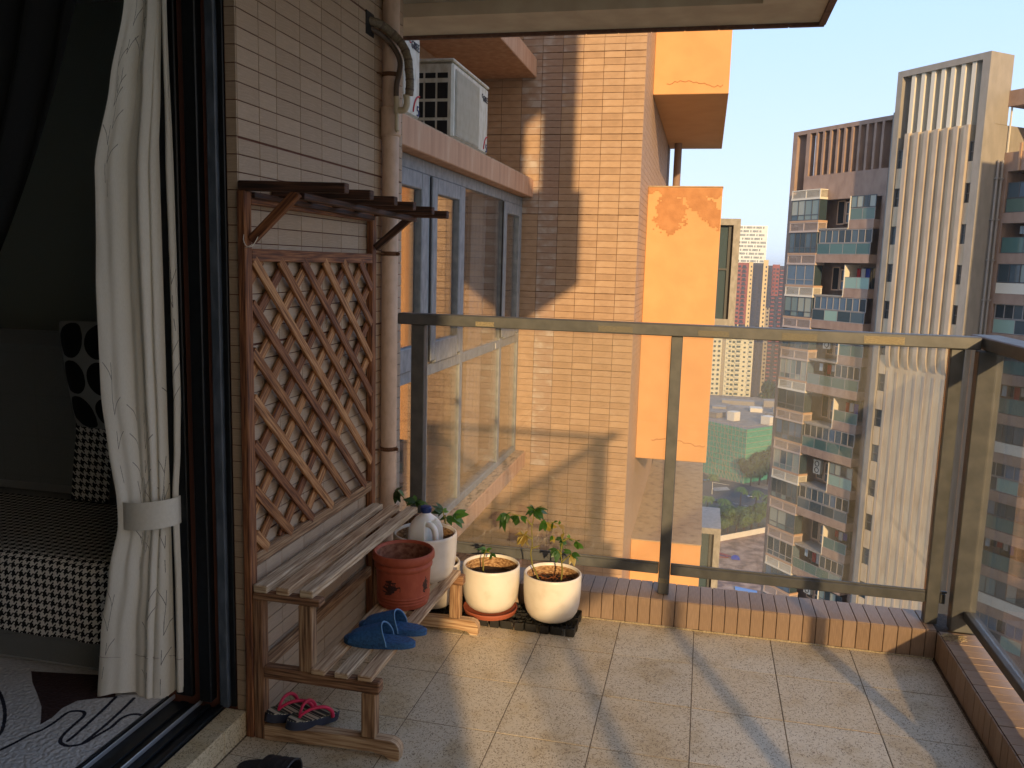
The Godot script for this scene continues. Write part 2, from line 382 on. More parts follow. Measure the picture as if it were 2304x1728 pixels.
func terrazzo() -> ImageTexture:
	var img := Image.create(1024, 1024, false, Image.FORMAT_RGB8)
	var nz := noise(0.012, 4)
	for y in 1024:
		for x in 1024:
			var k := 0.5 + 0.15 * nz.get_noise_2d(x, y) + 0.5 * (rng.randf() - 0.5)
			img.set_pixel(x, y, Color(0.76, 0.715, 0.625).lerp(Color(0.84, 0.80, 0.715), clampf(k, 0.0, 1.0)))
	for k in 15000:
		var p := Vector2(rng.randf() * 1024, rng.randf() * 1024)
		var a := rng.randf() * TAU
		var len := rng.randf_range(3.0, 12.0)
		var bend := rng.randf_range(-0.15, 0.15)
		var col := Color(0.36, 0.31, 0.24).lerp(Color(0.62, 0.55, 0.45), rng.randf())
		for s in int(len):
			for w in (2 if len > 7.0 else 1):
				img.set_pixel(posmod(int(p.x) + w, 1024), posmod(int(p.y), 1024), col)
			p += Vector2(cos(a), sin(a)); a += bend
	for k in 6000:
		var p := Vector2i(rng.randi_range(0, 1021), rng.randi_range(0, 1021))
		img.fill_rect(Rect2i(p, Vector2i(rng.randi_range(1, 3), rng.randi_range(1, 3))), Color(0.90, 0.87, 0.80))
	img.generate_mipmaps()
	return ImageTexture.create_from_image(img)

func houndstooth() -> ImageTexture:
	var img := Image.create(64, 64, false, Image.FORMAT_RGB8)
	for y in 64:
		for x in 64:
			var i := x / 8; var j := y / 8
			var warp := i < 4; var weft := j < 4
			var on: bool = warp if posmod(i + j, 4) < 2 else weft
			img.set_pixel(x, y, Color(0.035, 0.035, 0.045) if on else Color(0.86, 0.85, 0.81))
	img.generate_mipmaps()
	return ImageTexture.create_from_image(img)

func materials():
	m.red_wood = [
		wood([Color(0.26, 0.15, 0.085), Color(0.42, 0.265, 0.155), Color(0.51, 0.345, 0.21), Color(0.61, 0.45, 0.295)], [0.1, 0.38, 0.6, 0.9], 11),
		wood([Color(0.22, 0.12, 0.07), Color(0.37, 0.22, 0.13), Color(0.46, 0.295, 0.18), Color(0.56, 0.39, 0.25)], [0.1, 0.38, 0.62, 0.95], 12),
		wood([Color(0.33, 0.205, 0.12), Color(0.51, 0.345, 0.215), Color(0.60, 0.43, 0.28), Color(0.68, 0.53, 0.37)], [0.1, 0.38, 0.58, 0.9], 16)]
	m.grey_wood = [
		wood([Color(0.42, 0.345, 0.27), Color(0.58, 0.50, 0.41), Color(0.66, 0.585, 0.495), Color(0.72, 0.66, 0.575)], [0.08, 0.34, 0.6, 0.92], 21, 0.85),
		wood([Color(0.40, 0.30, 0.215), Color(0.55, 0.44, 0.335), Color(0.63, 0.53, 0.425), Color(0.70, 0.62, 0.52)], [0.08, 0.36, 0.6, 0.92], 22, 0.85)]
	m.brown_wood = [
		wood([Color(0.22, 0.145, 0.095), Color(0.37, 0.255, 0.175), Color(0.46, 0.335, 0.24), Color(0.56, 0.45, 0.345)], [0.08, 0.36, 0.6, 0.94], 31, 0.8),
		wood([Color(0.27, 0.19, 0.13), Color(0.43, 0.32, 0.23), Color(0.52, 0.41, 0.305), Color(0.60, 0.51, 0.405)], [0.08, 0.38, 0.6, 0.94], 32, 0.8)]
	m.dark_wood = wood([Color(0.10, 0.06, 0.04), Color(0.19, 0.115, 0.08), Color(0.26, 0.16, 0.11), Color(0.33, 0.22, 0.155)], [0.1, 0.4, 0.62, 0.95], 41)
	m.wall_tile = []
	for k in 3: m.wall_tile.append(ribbed([Color(0.675, 0.595, 0.505), Color(0.655, 0.575, 0.485), Color(0.69, 0.612, 0.522)][k], Color(0.76, 0.66, 0.575), Vector3(2.5, 2.5, 1), 0.62, 50 + k))
	for o in m.wall_tile: o.uv1_scale = Vector3(2.0, 38.0, 1)
	m.wall_grout = plain(Color(0.40, 0.25, 0.20), 0.9)
	m.curb_tile = []
	for k in 3: m.curb_tile.append(ribbed([Color(0.62, 0.525, 0.44), Color(0.595, 0.50, 0.415), Color(0.64, 0.545, 0.46)][k], Color(0.73, 0.62, 0.53), Vector3(2.0, 38.0, 1), 0.55, 60 + k))
	m.curb_grout = mottled([Color(0.22, 0.17, 0.13), Color(0.31, 0.25, 0.19)], [0.3, 0.7], 0.03, Vector3(4, 4, 4), 0.95)
	m.caulk = mottled([Color(0.62, 0.55, 0.42), Color(0.78, 0.72, 0.58)], [0.3, 0.7], 0.03, Vector3(6, 6, 6), 0.8)
	var tz := terrazzo()
	m.floor_tile = []
	for k in 3:
		var o := plain([Color(1, 1, 1), Color(0.965, 0.96, 0.95), Color(0.985, 0.965, 0.93)][k], 0.55)
		o.albedo_texture = tz
		o.uv1_triplanar = true
		o.uv1_world_triplanar = true
		o.uv1_scale = Vector3(1.15, 1.15, 1.15)
		o.uv1_offset = Vector3(0.37 * k, 0.11 * k, 0.61 * k)
		o.detail_enabled = true
		o.detail_blend_mode = BaseMaterial3D.BLEND_MODE_MUL
		o.detail_albedo = noise_tex(noise(0.007, 5, FastNoiseLite.TYPE_SIMPLEX_SMOOTH, 71 + k), [Color(0.93, 0.90, 0.84), Color(0.98, 0.97, 0.95), Color(1, 1, 1)], [0.15, 0.35, 0.7])
		m.floor_tile.append(o)
	m.floor_grout = mottled([Color(0.36, 0.31, 0.24), Color(0.52, 0.46, 0.38)], [0.3, 0.7], 0.03, Vector3(5, 5, 5), 0.95)
	m.sill_stone = m.floor_tile[1].duplicate()
	m.sill_stone.albedo_color = Color(1.0, 0.97, 0.90)
	m.rail = mottled([Color(0.30, 0.308, 0.308), Color(0.33, 0.337, 0.337), Color(0.36, 0.363, 0.358)], [0.2, 0.5, 0.85], 0.01, Vector3(2.2, 2.2, 2.2), 0.5)
	m.rail.metallic = 0.1
	m.glue = mottled([Color(0.42, 0.39, 0.33), Color(0.66, 0.61, 0.48)], [0.38, 0.55], 0.05, Vector3(9, 9, 9), 0.8, 0.2)
	m.pane = plain(Color(0.60, 0.58, 0.50, 0.10), 0.02)
	m.pane.transparency = BaseMaterial3D.TRANSPARENCY_ALPHA
	m.dusty_pane = plain(Color(0.60, 0.57, 0.49, 0.13), 0.02)
	m.dusty_pane.transparency = BaseMaterial3D.TRANSPARENCY_ALPHA
	m.window_pane = plain(Color(0.42, 0.43, 0.42, 0.05), 0.01)
	m.window_pane.transparency = BaseMaterial3D.TRANSPARENCY_ALPHA
	m.pipe = mottled([Color(0.74, 0.64, 0.56), Color(0.79, 0.69, 0.61), Color(0.81, 0.71, 0.63)], [0.2, 0.5, 0.8], 0.02, Vector3(3, 1.2, 3), 0.5)
	m.rust = mottled([Color(0.26, 0.15, 0.09), Color(0.44, 0.30, 0.18)], [0.35, 0.65], 0.04, Vector3(12, 12, 12), 0.85)
	m.ceiling_paint = mottled([Color(0.66, 0.63, 0.57), Color(0.72, 0.69, 0.62)], [0.25, 0.75], 0.012, Vector3(0.8, 0.8, 0.8), 0.92)
	m.soffit_paint = mottled([Color(0.80, 0.74, 0.64), Color(0.85, 0.80, 0.70)], [0.25, 0.75], 0.012, Vector3(0.8, 0.8, 0.8), 0.92)
	m.edge_tile = mottled([Color(0.38, 0.27, 0.22), Color(0.44, 0.32, 0.26)], [0.3, 0.7], 0.03, Vector3(2, 2, 2), 0.7)
	m.door_metal = mottled([Color(0.075, 0.088, 0.10), Color(0.105, 0.12, 0.135)], [0.3, 0.7], 0.02, Vector3(2, 2, 2), 0.45)
	m.door_metal.metallic = 0.3
	m.jamb_metal = mottled([Color(0.25, 0.29, 0.33), Color(0.33, 0.37, 0.42)], [0.3, 0.7], 0.02, Vector3(2, 0.7, 2), 0.5)
	m.bright_track = plain(Color(0.82, 0.84, 0.86), 0.35, 0.7)
	m.brush = plain(Color(0.62, 0.64, 0.64), 0.9)
	m.room_wall = plain(Color(0.60, 0.62, 0.58), 0.95)
	m.room_ceiling = plain(Color(0.70, 0.70, 0.68), 0.95)
	m.room_floor = wood([Color(0.16, 0.10, 0.07), Color(0.28, 0.19, 0.13), Color(0.36, 0.26, 0.18), Color(0.42, 0.31, 0.22)], [0.15, 0.4, 0.6, 0.9], 81, 0.5)
	m.sofa = mottled([Color(0.36, 0.375, 0.365), Color(0.41, 0.425, 0.41)], [0.3, 0.7], 0.12, Vector3(6, 6, 6), 0.95, 0.15)
	m.sofa.rim_enabled = true
	m.hound = plain(Color.WHITE, 0.95)
	m.hound.albedo_texture = houndstooth()
	m.hound.uv1_scale = Vector3(1, 1, 1)
	m.drape = plain(Color(0.045, 0.055, 0.05), 0.95)
	m.cushion = plain(Color.WHITE, 0.95)
	m.black_iron = plain(Color(0.03, 0.03, 0.032), 0.5)
	# facade next door
	m.facade_tile = []
	for k in 4:
		var cc: Color = [Color(0.67, 0.55, 0.44), Color(0.65, 0.53, 0.42), Color(0.69, 0.57, 0.455), Color(0.665, 0.55, 0.445)][k]
		var o := plain(Color.WHITE, 0.6)
		o.albedo_texture = noise_tex(noise(0.02, 4, FastNoiseLite.TYPE_SIMPLEX_SMOOTH, 90 + k), [cc.darkened(0.05), cc, cc.lightened(0.06)], [0.2, 0.5, 0.85], 256)
		o.uv1_scale = Vector3(1.2, 1.6, 1)
		m.facade_tile.append(o)
	m.facade_stained = plain(Color.WHITE, 0.65)
	m.facade_stained.albedo_texture = noise_tex(noise(0.02, 5, FastNoiseLite.TYPE_SIMPLEX_SMOOTH, 97), [Color(0.63, 0.52, 0.44), Color(0.66, 0.575, 0.51), Color(0.71, 0.66, 0.62)], [0.25, 0.5, 0.8], 256)
	m.facade_stained.uv1_scale = Vector3(0.9, 0.9, 1)
	m.facade_grout = mottled([Color(0.38, 0.29, 0.22), Color(0.50, 0.40, 0.32)], [0.3, 0.7], 0.02, Vector3(1.5, 1.5, 1.5), 0.95)
	m.orange = mottled([Color(0.795, 0.60, 0.41), Color(0.81, 0.615, 0.42), Color(0.82, 0.63, 0.435)], [0.2, 0.5, 0.85], 0.008, Vector3(0.6, 0.6, 0.6), 0.9, 0.05, 101)
	m.orange_patch = mottled([Color(0.67, 0.475, 0.31), Color(0.70, 0.50, 0.33), Color(0.73, 0.53, 0.355)], [0.25, 0.5, 0.8], 0.012, Vector3(0.9, 0.9, 0.9), 0.95, 0.1, 103)
	m.ledge = mottled([Color(0.70, 0.53, 0.41), Color(0.745, 0.57, 0.445), Color(0.765, 0.595, 0.465), Color(0.80, 0.66, 0.545)], [0.1, 0.42, 0.66, 0.98], 0.012, Vector3(1.7, 0.22, 1.7), 0.9, 0.0, 105)
	m.ledge_top = mottled([Color(0.50, 0.42, 0.33), Color(0.67, 0.56, 0.44), Color(0.74, 0.63, 0.50)], [0.2, 0.42, 0.8], 0.02, Vector3(2.2, 2.2, 0.8), 0.95, 0.2, 106)
	m.concrete = mottled([Color(0.58, 0.50, 0.41), Color(0.68, 0.59, 0.48), Color(0.71, 0.625, 0.515)], [0.1, 0.4, 0.8], 0.012, Vector3(0.9, 0.9, 0.9), 0.95, 0.0, 107)
	m.frame_blue = mottled([Color(0.46, 0.475, 0.485), Color(0.51, 0.525, 0.53), Color(0.56, 0.57, 0.57)], [0.2, 0.5, 0.85], 0.02, Vector3(1.6, 0.8, 1.6), 0.6)
	m.frame_grey = mottled([Color(0.54, 0.53, 0.51), Color(0.60, 0.59, 0.57)], [0.3, 0.7], 0.02, Vector3(1, 0.6, 1), 0.65)
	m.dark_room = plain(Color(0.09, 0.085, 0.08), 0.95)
	m.sheer = plain(Color(0.66, 0.63, 0.60), 0.95)
	m.ac_white = mottled([Color(0.72, 0.69, 0.60), Color(0.79, 0.77, 0.70), Color(0.82, 0.80, 0.74)], [0.2, 0.5, 0.85], 0.02, Vector3(1.5, 0.7, 1.5), 0.5)
	m.ac_dark = plain(Color(0.10, 0.09, 0.08), 0.8)
	m.ac_grille = mottled([Color(0.62, 0.59, 0.52), Color(0.70, 0.67, 0.60)], [0.3, 0.7], 0.02, Vector3(1.5, 0.7, 1.5), 0.55)
	m.blue_print = plain(Color(0.16, 0.20, 0.42), 0.6)
	m.red_print = plain(Color(0.72, 0.14, 0.13), 0.6)
	m.grey_print = plain(Color(0.25, 0.24, 0.27), 0.6)
	# pots and small things
	m.white_glaze = mottled([Color(0.78, 0.745, 0.69), Color(0.83, 0.80, 0.755), Color(0.85, 0.825, 0.785)], [0.15, 0.45, 0.85], 0.01, Vector3(2, 2, 2), 0.38, 0.0, 111)
	m.soil = mottled([Color(0.10, 0.065, 0.04), Color(0.22, 0.15, 0.09), Color(0.34, 0.25, 0.15)], [0.25, 0.5, 0.8], 0.07, Vector3(9, 9, 9), 0.98, 0.6, 113)
	m.inside_stain = mottled([Color(0.40, 0.28, 0.17), Color(0.60, 0.46, 0.31), Color(0.74, 0.62, 0.47)], [0.25, 0.5, 0.8], 0.02, Vector3(5, 9, 5), 0.8, 0.0, 114)
	m.straw = plain(Color(0.52, 0.30, 0.14), 0.9)
	m.saucer = plain(Color(0.60, 0.32, 0.23), 0.65)
	m.jug = plain(Color(0.92, 0.92, 0.91), 0.35)
	m.jug.subsurf_scatter_enabled = true
	m.jug.subsurf_scatter_strength = 0.15
	m.jug_cap = plain(Color(0.08, 0.19, 0.42), 0.4)
	m.mat_black = plain(Color(0.105, 0.105, 0.105), 0.55)
	m.slipper = mottled([Color(0.09, 0.27, 0.45), Color(0.12, 0.32, 0.51), Color(0.24, 0.44, 0.61), Color(0.12, 0.32, 0.51), Color(0.15, 0.36, 0.55)], [0.3, 0.455, 0.5, 0.545, 0.75], 0.02, Vector3(7, 7, 7), 0.6, 0.2, 121, 2, false)
	m.slipper_edge = plain(Color(0.38, 0.55, 0.70), 0.6)
	m.navy = plain(Color(0.12, 0.145, 0.215), 0.6)
	m.pink = plain(Color(0.80, 0.15, 0.33), 0.45)
	m.sandal = mottled([Color(0.12, 0.12, 0.13), Color(0.17, 0.17, 0.18)], [0.3, 0.7], 0.03, Vector3(7, 7, 7), 0.55, 0.1, 123, 4, false)
	m.leaf = []
	for c in [Color(0.16, 0.29, 0.09), Color(0.22, 0.36, 0.12), Color(0.12, 0.24, 0.08), Color(0.50, 0.44, 0.20), Color(0.44, 0.37, 0.19)]:
		var o := plain(c, 0.45)
		o.backlight_enabled = true
		o.backlight = Color(c.r * 0.9, c.g * 0.9, c.b * 0.5)
		m.leaf.append(o)
	m.stem = plain(Color(0.42, 0.40, 0.16), 0.7)
	m.string_white = plain(Color(0.85, 0.83, 0.78), 0.9)
	m.hose_tape = mottled([Color(0.38, 0.34, 0.28), Color(0.50, 0.46, 0.38)], [0.3, 0.7], 0.03, Vector3(6, 6, 6), 0.6)
	m.hose_grey = plain(Color(0.36, 0.31, 0.27), 0.7)
	m.elbow = plain(Color(0.72, 0.68, 0.58), 0.5)
	# towers
	m.tower_brown = mottled([Color(0.54, 0.445, 0.385), Color(0.59, 0.495, 0.43), Color(0.62, 0.525, 0.46)], [0.2, 0.5, 0.85], 0.012, Vector3(0.3, 0.12, 0.3), 0.8, 0.0, 131)
	m.tower_cream = mottled([Color(0.68, 0.60, 0.49), Color(0.74, 0.67, 0.56), Color(0.77, 0.71, 0.60)], [0.2, 0.45, 0.8], 0.012, Vector3(0.5, 0.06, 0.5), 0.85, 0.0, 132)
	m.tower_rib = mottled([Color(0.64, 0.585, 0.52), Color(0.70, 0.65, 0.58)], [0.25, 0.75], 0.012, Vector3(0.5, 0.08, 0.5), 0.85, 0.0, 136)
	m.tower_grey = mottled([Color(0.53, 0.51, 0.475), Color(0.58, 0.555, 0.52)], [0.25, 0.75], 0.012, Vector3(0.3, 0.1, 0.3), 0.85, 0.0, 133)
	m.tower_tan = plain(Color(0.68, 0.55, 0.44), 0.8)
	m.tower_white = plain(Color(0.82, 0.79, 0.72), 0.7)
	m.louver = plain(Color(0.70, 0.63, 0.58), 0.6)
	m.tower_dark = plain(Color(0.10, 0.095, 0.09), 0.9)
	m.tower_frame = plain(Color(0.30, 0.31, 0.32), 0.6)
	m.frame_pale = plain(Color(0.56, 0.54, 0.52), 0.6)
	m.panes = []
	for c in [Color(0.21, 0.26, 0.28), Color(0.28, 0.34, 0.37), Color(0.34, 0.41, 0.47), Color(0.45, 0.50, 0.48), Color(0.15, 0.19, 0.21), Color(0.58, 0.59, 0.54)]:
		m.panes.append(plain(c, 0.06))
	m.teal = [plain(Color(0.22, 0.34, 0.33), 0.08), plain(Color(0.29, 0.41, 0.39), 0.08), plain(Color(0.52, 0.62, 0.57), 0.25), plain(Color(0.34, 0.42, 0.38), 0.1)]
	m.rail_dust = mottled([Color(0.34, 0.335, 0.31), Color(0.46, 0.435, 0.36)], [0.35, 0.65], 0.05, Vector3(9, 9, 9), 0.7)

# ---------- the balcony ----------
func build_balcony():
	var fl := thing("floor", "speckled cream terrazzo balcony floor of square tiles", "floor", Vector3.ZERO, "", "structure")
	block(fl, "slab", Vector3(-1.60, -0.34, -3.62), Vector3(1.12, -0.0014, 1.22), m.floor_grout)
	var far_tiles := Shape.new()
	var x := 0.033 - 0.302 * 5
	while x < 0.949:
		var x0 := maxf(x, -1.314); var x1 := minf(x + 0.302, 0.948)
		var z := -3.079 - 0.3265
		while z < 1.2:
			var z0 := maxf(z, -3.386); var z1 := minf(z + 0.3265, 1.19)
			if x1 - x0 > 0.01 and z1 - z0 > 0.01:
				var lo := Vector3(x0 + 0.0018, -0.005, z0 + 0.0018); var hi := Vector3(x1 - 0.0018, 0.0 + rng.randf_range(-0.0006, 0.0004), z1 - 0.0018)
				if z < -1.75: block(fl, "tile", lo, hi, m.floor_tile[rng.randi() % 3], 0.0004)
				else: far_tiles.slab(lo, hi)
			z += 0.3265
		x += 0.302
	part(fl, "tile_field", far_tiles, m.floor_tile[0], "stuff")

	# tiled wall behind the trellis
	var w := thing("wall", "ribbed brown tiled balcony wall behind the trellis bench", "wall", Vector3(WALL_X, 0, -2.9), "", "structure")
	block(w, "backing", Vector3(-1.60, -0.3, -3.539), Vector3(WALL_X - 0.005, 2.76, -2.216), m.wall_grout)
	var zs := [-2.216, -2.336, -2.440, -2.597, -2.754, -2.911, -3.068, -3.226, -3.383, -3.541]
	var rest := Shape.new()
	for r in 55:
		var y0 := 0.026 + 0.0497 * r - 0.0497
		var y1 := y0 + 0.0497
		if y0 < 0.0: y0 = 0.0
		var thick := 0.0055 if r in [12, 24, 36, 48] else 0.0016
		for k in 9:
			var lo := Vector3(WALL_X - 0.005, y0 + 0.0014, zs[k + 1] + 0.0012); var hi := Vector3(WALL_X + rng.randf_range(-0.0006, 0.0006), y1 - thick, zs[k] - 0.0012)
			if r >= 10 and r < 50 and not (k >= 7 and r < 20):
				var key := "wall%d%d" % [k if k < 2 else 2, 1 if thick > 0.002 else 0]
				if not cache.has(key):
					var s := Shape.new()
					s.box(Vector3.ZERO, Vector3(hi.z - lo.z, hi.y - lo.y, 0.005), 0.001)
					cache[key] = s.mesh()
				put(w, "tile", cache[key], m.wall_tile[rng.randi() % 3], Transform3D(Basis(Vector3.UP, PI / 2), (lo + hi) / 2.0))
			else: rest.box((lo + hi) / 2.0, Vector3(hi.z - lo.z, hi.y - lo.y, 0.005), 0.0, Vector2(rng.randf(), 0), Basis(Vector3.UP, PI / 2))
		rest.box(Vector3(WALL_X - 0.018, (y0 + y1) / 2.0, -2.2145), Vector3(0.032, y1 - y0 - 0.003, 0.005), 0.0, Vector2(rng.randf(), 0))
		for k in 2: rest.box(Vector3(WALL_X - 0.07 - 0.14 * k, (y0 + y1) / 2.0, -3.5405), Vector3(0.137, y1 - y0 - 0.003, 0.005))
	part(w, "tile_field", rest, m.wall_tile[0], "stuff")
	# unseen wall behind the camera, added to shade the left half of the balcony
	var bw := thing("wall", "plain unseen wall added behind the viewer to shade the balcony", "wall", Vector3(-0.3, 0, 1.2), "", "structure")
	block(bw, "masonry", Vector3(-1.6, -0.3, 1.2), Vector3(0.783, 6.4, 1.4), m.soffit_paint)

	# kerbs under the railings
	var kerb := thing("tiled_kerb", "low tiled kerb under the front glass railing", "kerb", Vector3(-0.2, 0, -3.49), "low tiled kerbs")
	block(kerb, "core", Vector3(-1.31, -0.3, -3.585), Vector3(1.13, 0.111, -3.391), m.curb_grout)
	var up_face := Basis(Vector3(0, 1, 0), Vector3(-1, 0, 0), Vector3(0, 0, 1))
	var on_top := Basis(Vector3(0, 0, -1), Vector3(1, 0, 0), Vector3(0, -1, 0))
	for k in 45:
		var x0 := -1.312 + 0.0505 * k
		if x0 > 0.92: break
		var ww := minf(0.0505, 0.949 - x0)
		var j := rng.randf_range(-0.0008, 0.0008)
		put(kerb, "tile", block_mesh(Vector3(0.108, ww - 0.0028, 0.006), 0.0012), m.curb_tile[rng.randi() % 3], Transform3D(up_face, Vector3(x0 + ww / 2, 0.0585, -3.3885 + j)))
		put(kerb, "tile", block_mesh(Vector3(0.196, ww - 0.0028, 0.006), 0.0012), m.curb_tile[rng.randi() % 3], Transform3D(on_top, Vector3(x0 + ww / 2, 0.1135 + j, -3.4865)))
	var seam := Shape.new()
	var lumps := noise(1.0, 3, FastNoiseLite.TYPE_SIMPLEX_SMOOTH, 5)
	var path := []
	var rad := []
	for k in 90:
		path.append(Vector3(-1.30 + 0.0252 * k, 0.0015, -3.3835)); rad.append(0.0042 + 0.0028 * lumps.get_noise_1d(k * 0.9))
	seam.tube(path, rad, 6)
	part(kerb, "mortar_seam", seam, m.caulk)
	var kerb2 := thing("tiled_kerb", "low tiled kerb under the side glass railing at the right", "kerb", Vector3(1.03, 0, -1.2), "low tiled kerbs")
	block(kerb2, "core", Vector3(0.954, -0.3, -3.39), Vector3(1.13, 0.1152, 1.2), m.curb_grout)
	var rest2 := Shape.new()
	for k in 86:
		var z0 := -3.382 + 0.0533 * k
		var j := rng.randf_range(-0.0008, 0.0008)
		var a := [Vector3(0.108, 0.0505, 0.006), Basis(Vector3(0, 1, 0), Vector3(0, 0, -1), Vector3(-1, 0, 0)), Vector3(0.9515 + j, 0.0585, z0 + 0.0267)]
		var b := [Vector3(0.172, 0.0505, 0.006), Basis(Vector3(1, 0, 0), Vector3(0, 0, -1), Vector3(0, 1, 0)), Vector3(1.0405, 0.1135 + j, z0 + 0.0267)]
		for e in [a, b]:
			if k < 32: put(kerb2, "tile", block_mesh(e[0], 0.0004), m.curb_tile[rng.randi() % 3], Transform3D(e[1], e[2]))
			else: rest2.box(e[2], e[0], 0.0, Vector2.ZERO, e[1])
	part(kerb2, "tile_field", rest2, m.curb_tile[0], "stuff")
	var seam2 := Shape.new()
	path = []; rad = []
	for k in 90:
		path.append(Vector3(0.9465, 0.0015, -3.38 + 0.03 * k)); rad.append(0.004 + 0.003 * lumps.get_noise_1d(200 + k * 0.9))
	seam2.tube(path, rad, 6)
	part(kerb2, "mortar_seam", seam2, m.curb_grout)
	var crumbs := Shape.new()
	for k in 46:
		var at := Vector3(rng.randf_range(0.955, 1.03), 0.119, rng.randf_range(-3.36, -3.30))
		var d := Vector3(rng.randf_range(-1, 1), rng.randf_range(0, 0.25), rng.randf_range(-1, 1)).normalized() * rng.randf_range(0.006, 0.02)
		crumbs.tube([at - d, at + Vector3(0, 0.004, 0), at + d], 0.0014, 4)
	var lit := part(thing("dry_litter", "dry twigs and crumbs gathered at the foot of the corner post", "litter", Vector3(1.0, 0.117, -3.33), "", "stuff"), "twigs", crumbs, m.caulk)

	# slab overhead and the storey above it
	var ce := thing("ceiling", "grey painted balcony ceiling with a paler beam and brown tiled edge", "ceiling", Vector3(-0.5, 2.57, -2), "", "structure")
	block(ce, "panel", Vector3(-1.60, 2.63, -3.80), Vector3(0.16, 2.76, 1.2), m.ceiling_paint)
	block(ce, "front_beam", Vector3(-2.6, 2.572, -4.105), Vector3(0.418, 2.758, -3.80), m.soffit_paint)
	block(ce, "side_beam", Vector3(0.16, 2.572, -3.80), Vector3(0.418, 2.758, 1.2), m.soffit_paint)
	block(ce, "edge_bed", Vector3(-2.6, 2.559, -4.1255), Vector3(0.417, 2.571, -4.1065), m.edge_tile)
	for k in 20:
		block(ce, "edge_tile", Vector3(0.446 - 0.152 * (k + 1), 2.556, -4.128), Vector3(0.446 - 0.152 * k - 0.003, 2.76, -4.106), m.edge_tile, 0.002)
	for k in 22:
		block(ce, "edge_tile", Vector3(0.418, 2.556, -4.098 + 0.2 * k), Vector3(0.446, 2.76, -4.098 + 0.2 * k + 0.196), m.edge_tile, 0.002)
	var up := thing("upper_balcony", "balcony of the storey above, out of view over the ceiling", "balcony", Vector3(0, 2.76, -2))
	block(up, "parapet", Vector3(-2.6, 2.76, -4.125), Vector3(0.445, 3.46, -4.0), m.edge_tile)
	block(up, "side_parapet", Vector3(0.33, 2.76, -4.0), Vector3(0.445, 3.46, 1.2), m.edge_tile)
	block(up, "pillar", Vector3(0.12, 3.46, -4.12), Vector3(0.365, 6.4, -3.88), m.edge_tile)
	block(up, "end_wall", Vector3(-2.6, 3.46, -4.12), Vector3(-0.13, 6.4, -3.95), m.edge_tile)
	block(up, "side_beam", Vector3(0.33, 4.51, -3.88), Vector3(0.445, 6.4, 1.2), m.edge_tile)
	block(up, "roof_slab", Vector3(-2.6, 6.4, -4.125), Vector3(0.445, 6.6, 1.4), m.edge_tile)

func build_railings():
	var r := thing("glass_railing", "dark metal railing with clear glass panes along the front kerb", "railing", Vector3(-0.15, 0.115, -3.456), "glass railings of the balcony")
	block(r, "top_rail", Vector3(-1.29, 1.207, -3.492), Vector3(1.012, 1.255, -3.43), m.rail, 0.004)
	for p in [[-1.232, -1.172], [-0.125, -0.079], [0.914, 0.963]]:
		block(r, "post", Vector3(p[0], 0.117, -3.492), Vector3(p[1], 1.206, -3.446), m.rail, 0.003)
	for p in [[-1.312, -1.234], [-1.170, -0.127], [-0.077, 0.912], [0.965, 0.985]]:
		block(r, "bottom_rail", Vector3(p[0], 0.202, -3.49), Vector3(p[1], 0.243, -3.45), m.rail, 0.003)
	for p in [[-1.168, -0.127], [-0.077, 0.912], [0.965, 0.99]]:
		block(r, "pane", Vector3(p[0], 0.2435, -3.474), Vector3(p[1], 1.2065, -3.466), m.pane)
		block(r, "bead", Vector3(p[0], 0.2432, -3.4655), Vector3(p[1], 0.251, -3.455), m.rail, 0.001)
	for a in [[0.60, 0.745, 1.214, 1.243], [-0.94, -0.86, 1.213, 1.232], [-0.42, -0.28, 1.214, 1.238], [0.30, 0.43, 1.213, 1.240], [-0.02, 0.10, 1.214, 1.236]]:
		block(r, "glue_strip", Vector3(a[0], a[2], -3.4305), Vector3(a[1], a[3], -3.4288), m.glue if a[0] > 0.5 or a[0] < -0.8 else m.rail_dust)
	block(r, "tape", Vector3(-0.126, 0.166, -3.4465), Vector3(-0.078, 0.186, -3.4445), m.rail_dust)
	var s := thing("glass_railing", "dark metal railing with dusty glass panes along the side kerb", "railing", Vector3(1.03, 0.115, -1.2), "glass railings of the balcony")
	block(s, "top_rail", Vector3(1.018, 1.207, -3.60), Vector3(1.122, 1.255, 1.2), m.rail, 0.004)
	for z in [-3.44, -2.06, -0.64, 0.62]:
		block(s, "post", Vector3(0.994 if z < -3 else 1.03, 0.117, z), Vector3(1.08, 1.206, z + 0.05), m.rail, 0.003)
	for p in [[-3.385, -2.065], [-2.005, -0.645], [-0.585, 0.615], [0.675, 1.2]]:
		block(s, "bottom_rail", Vector3(1.035, 0.172, p[0]), Vector3(1.078, 0.206, p[1]), m.rail, 0.003)
		block(s, "pane", Vector3(1.054, 0.2065, p[0]), Vector3(1.062, 1.2065, p[1]), m.dusty_pane)

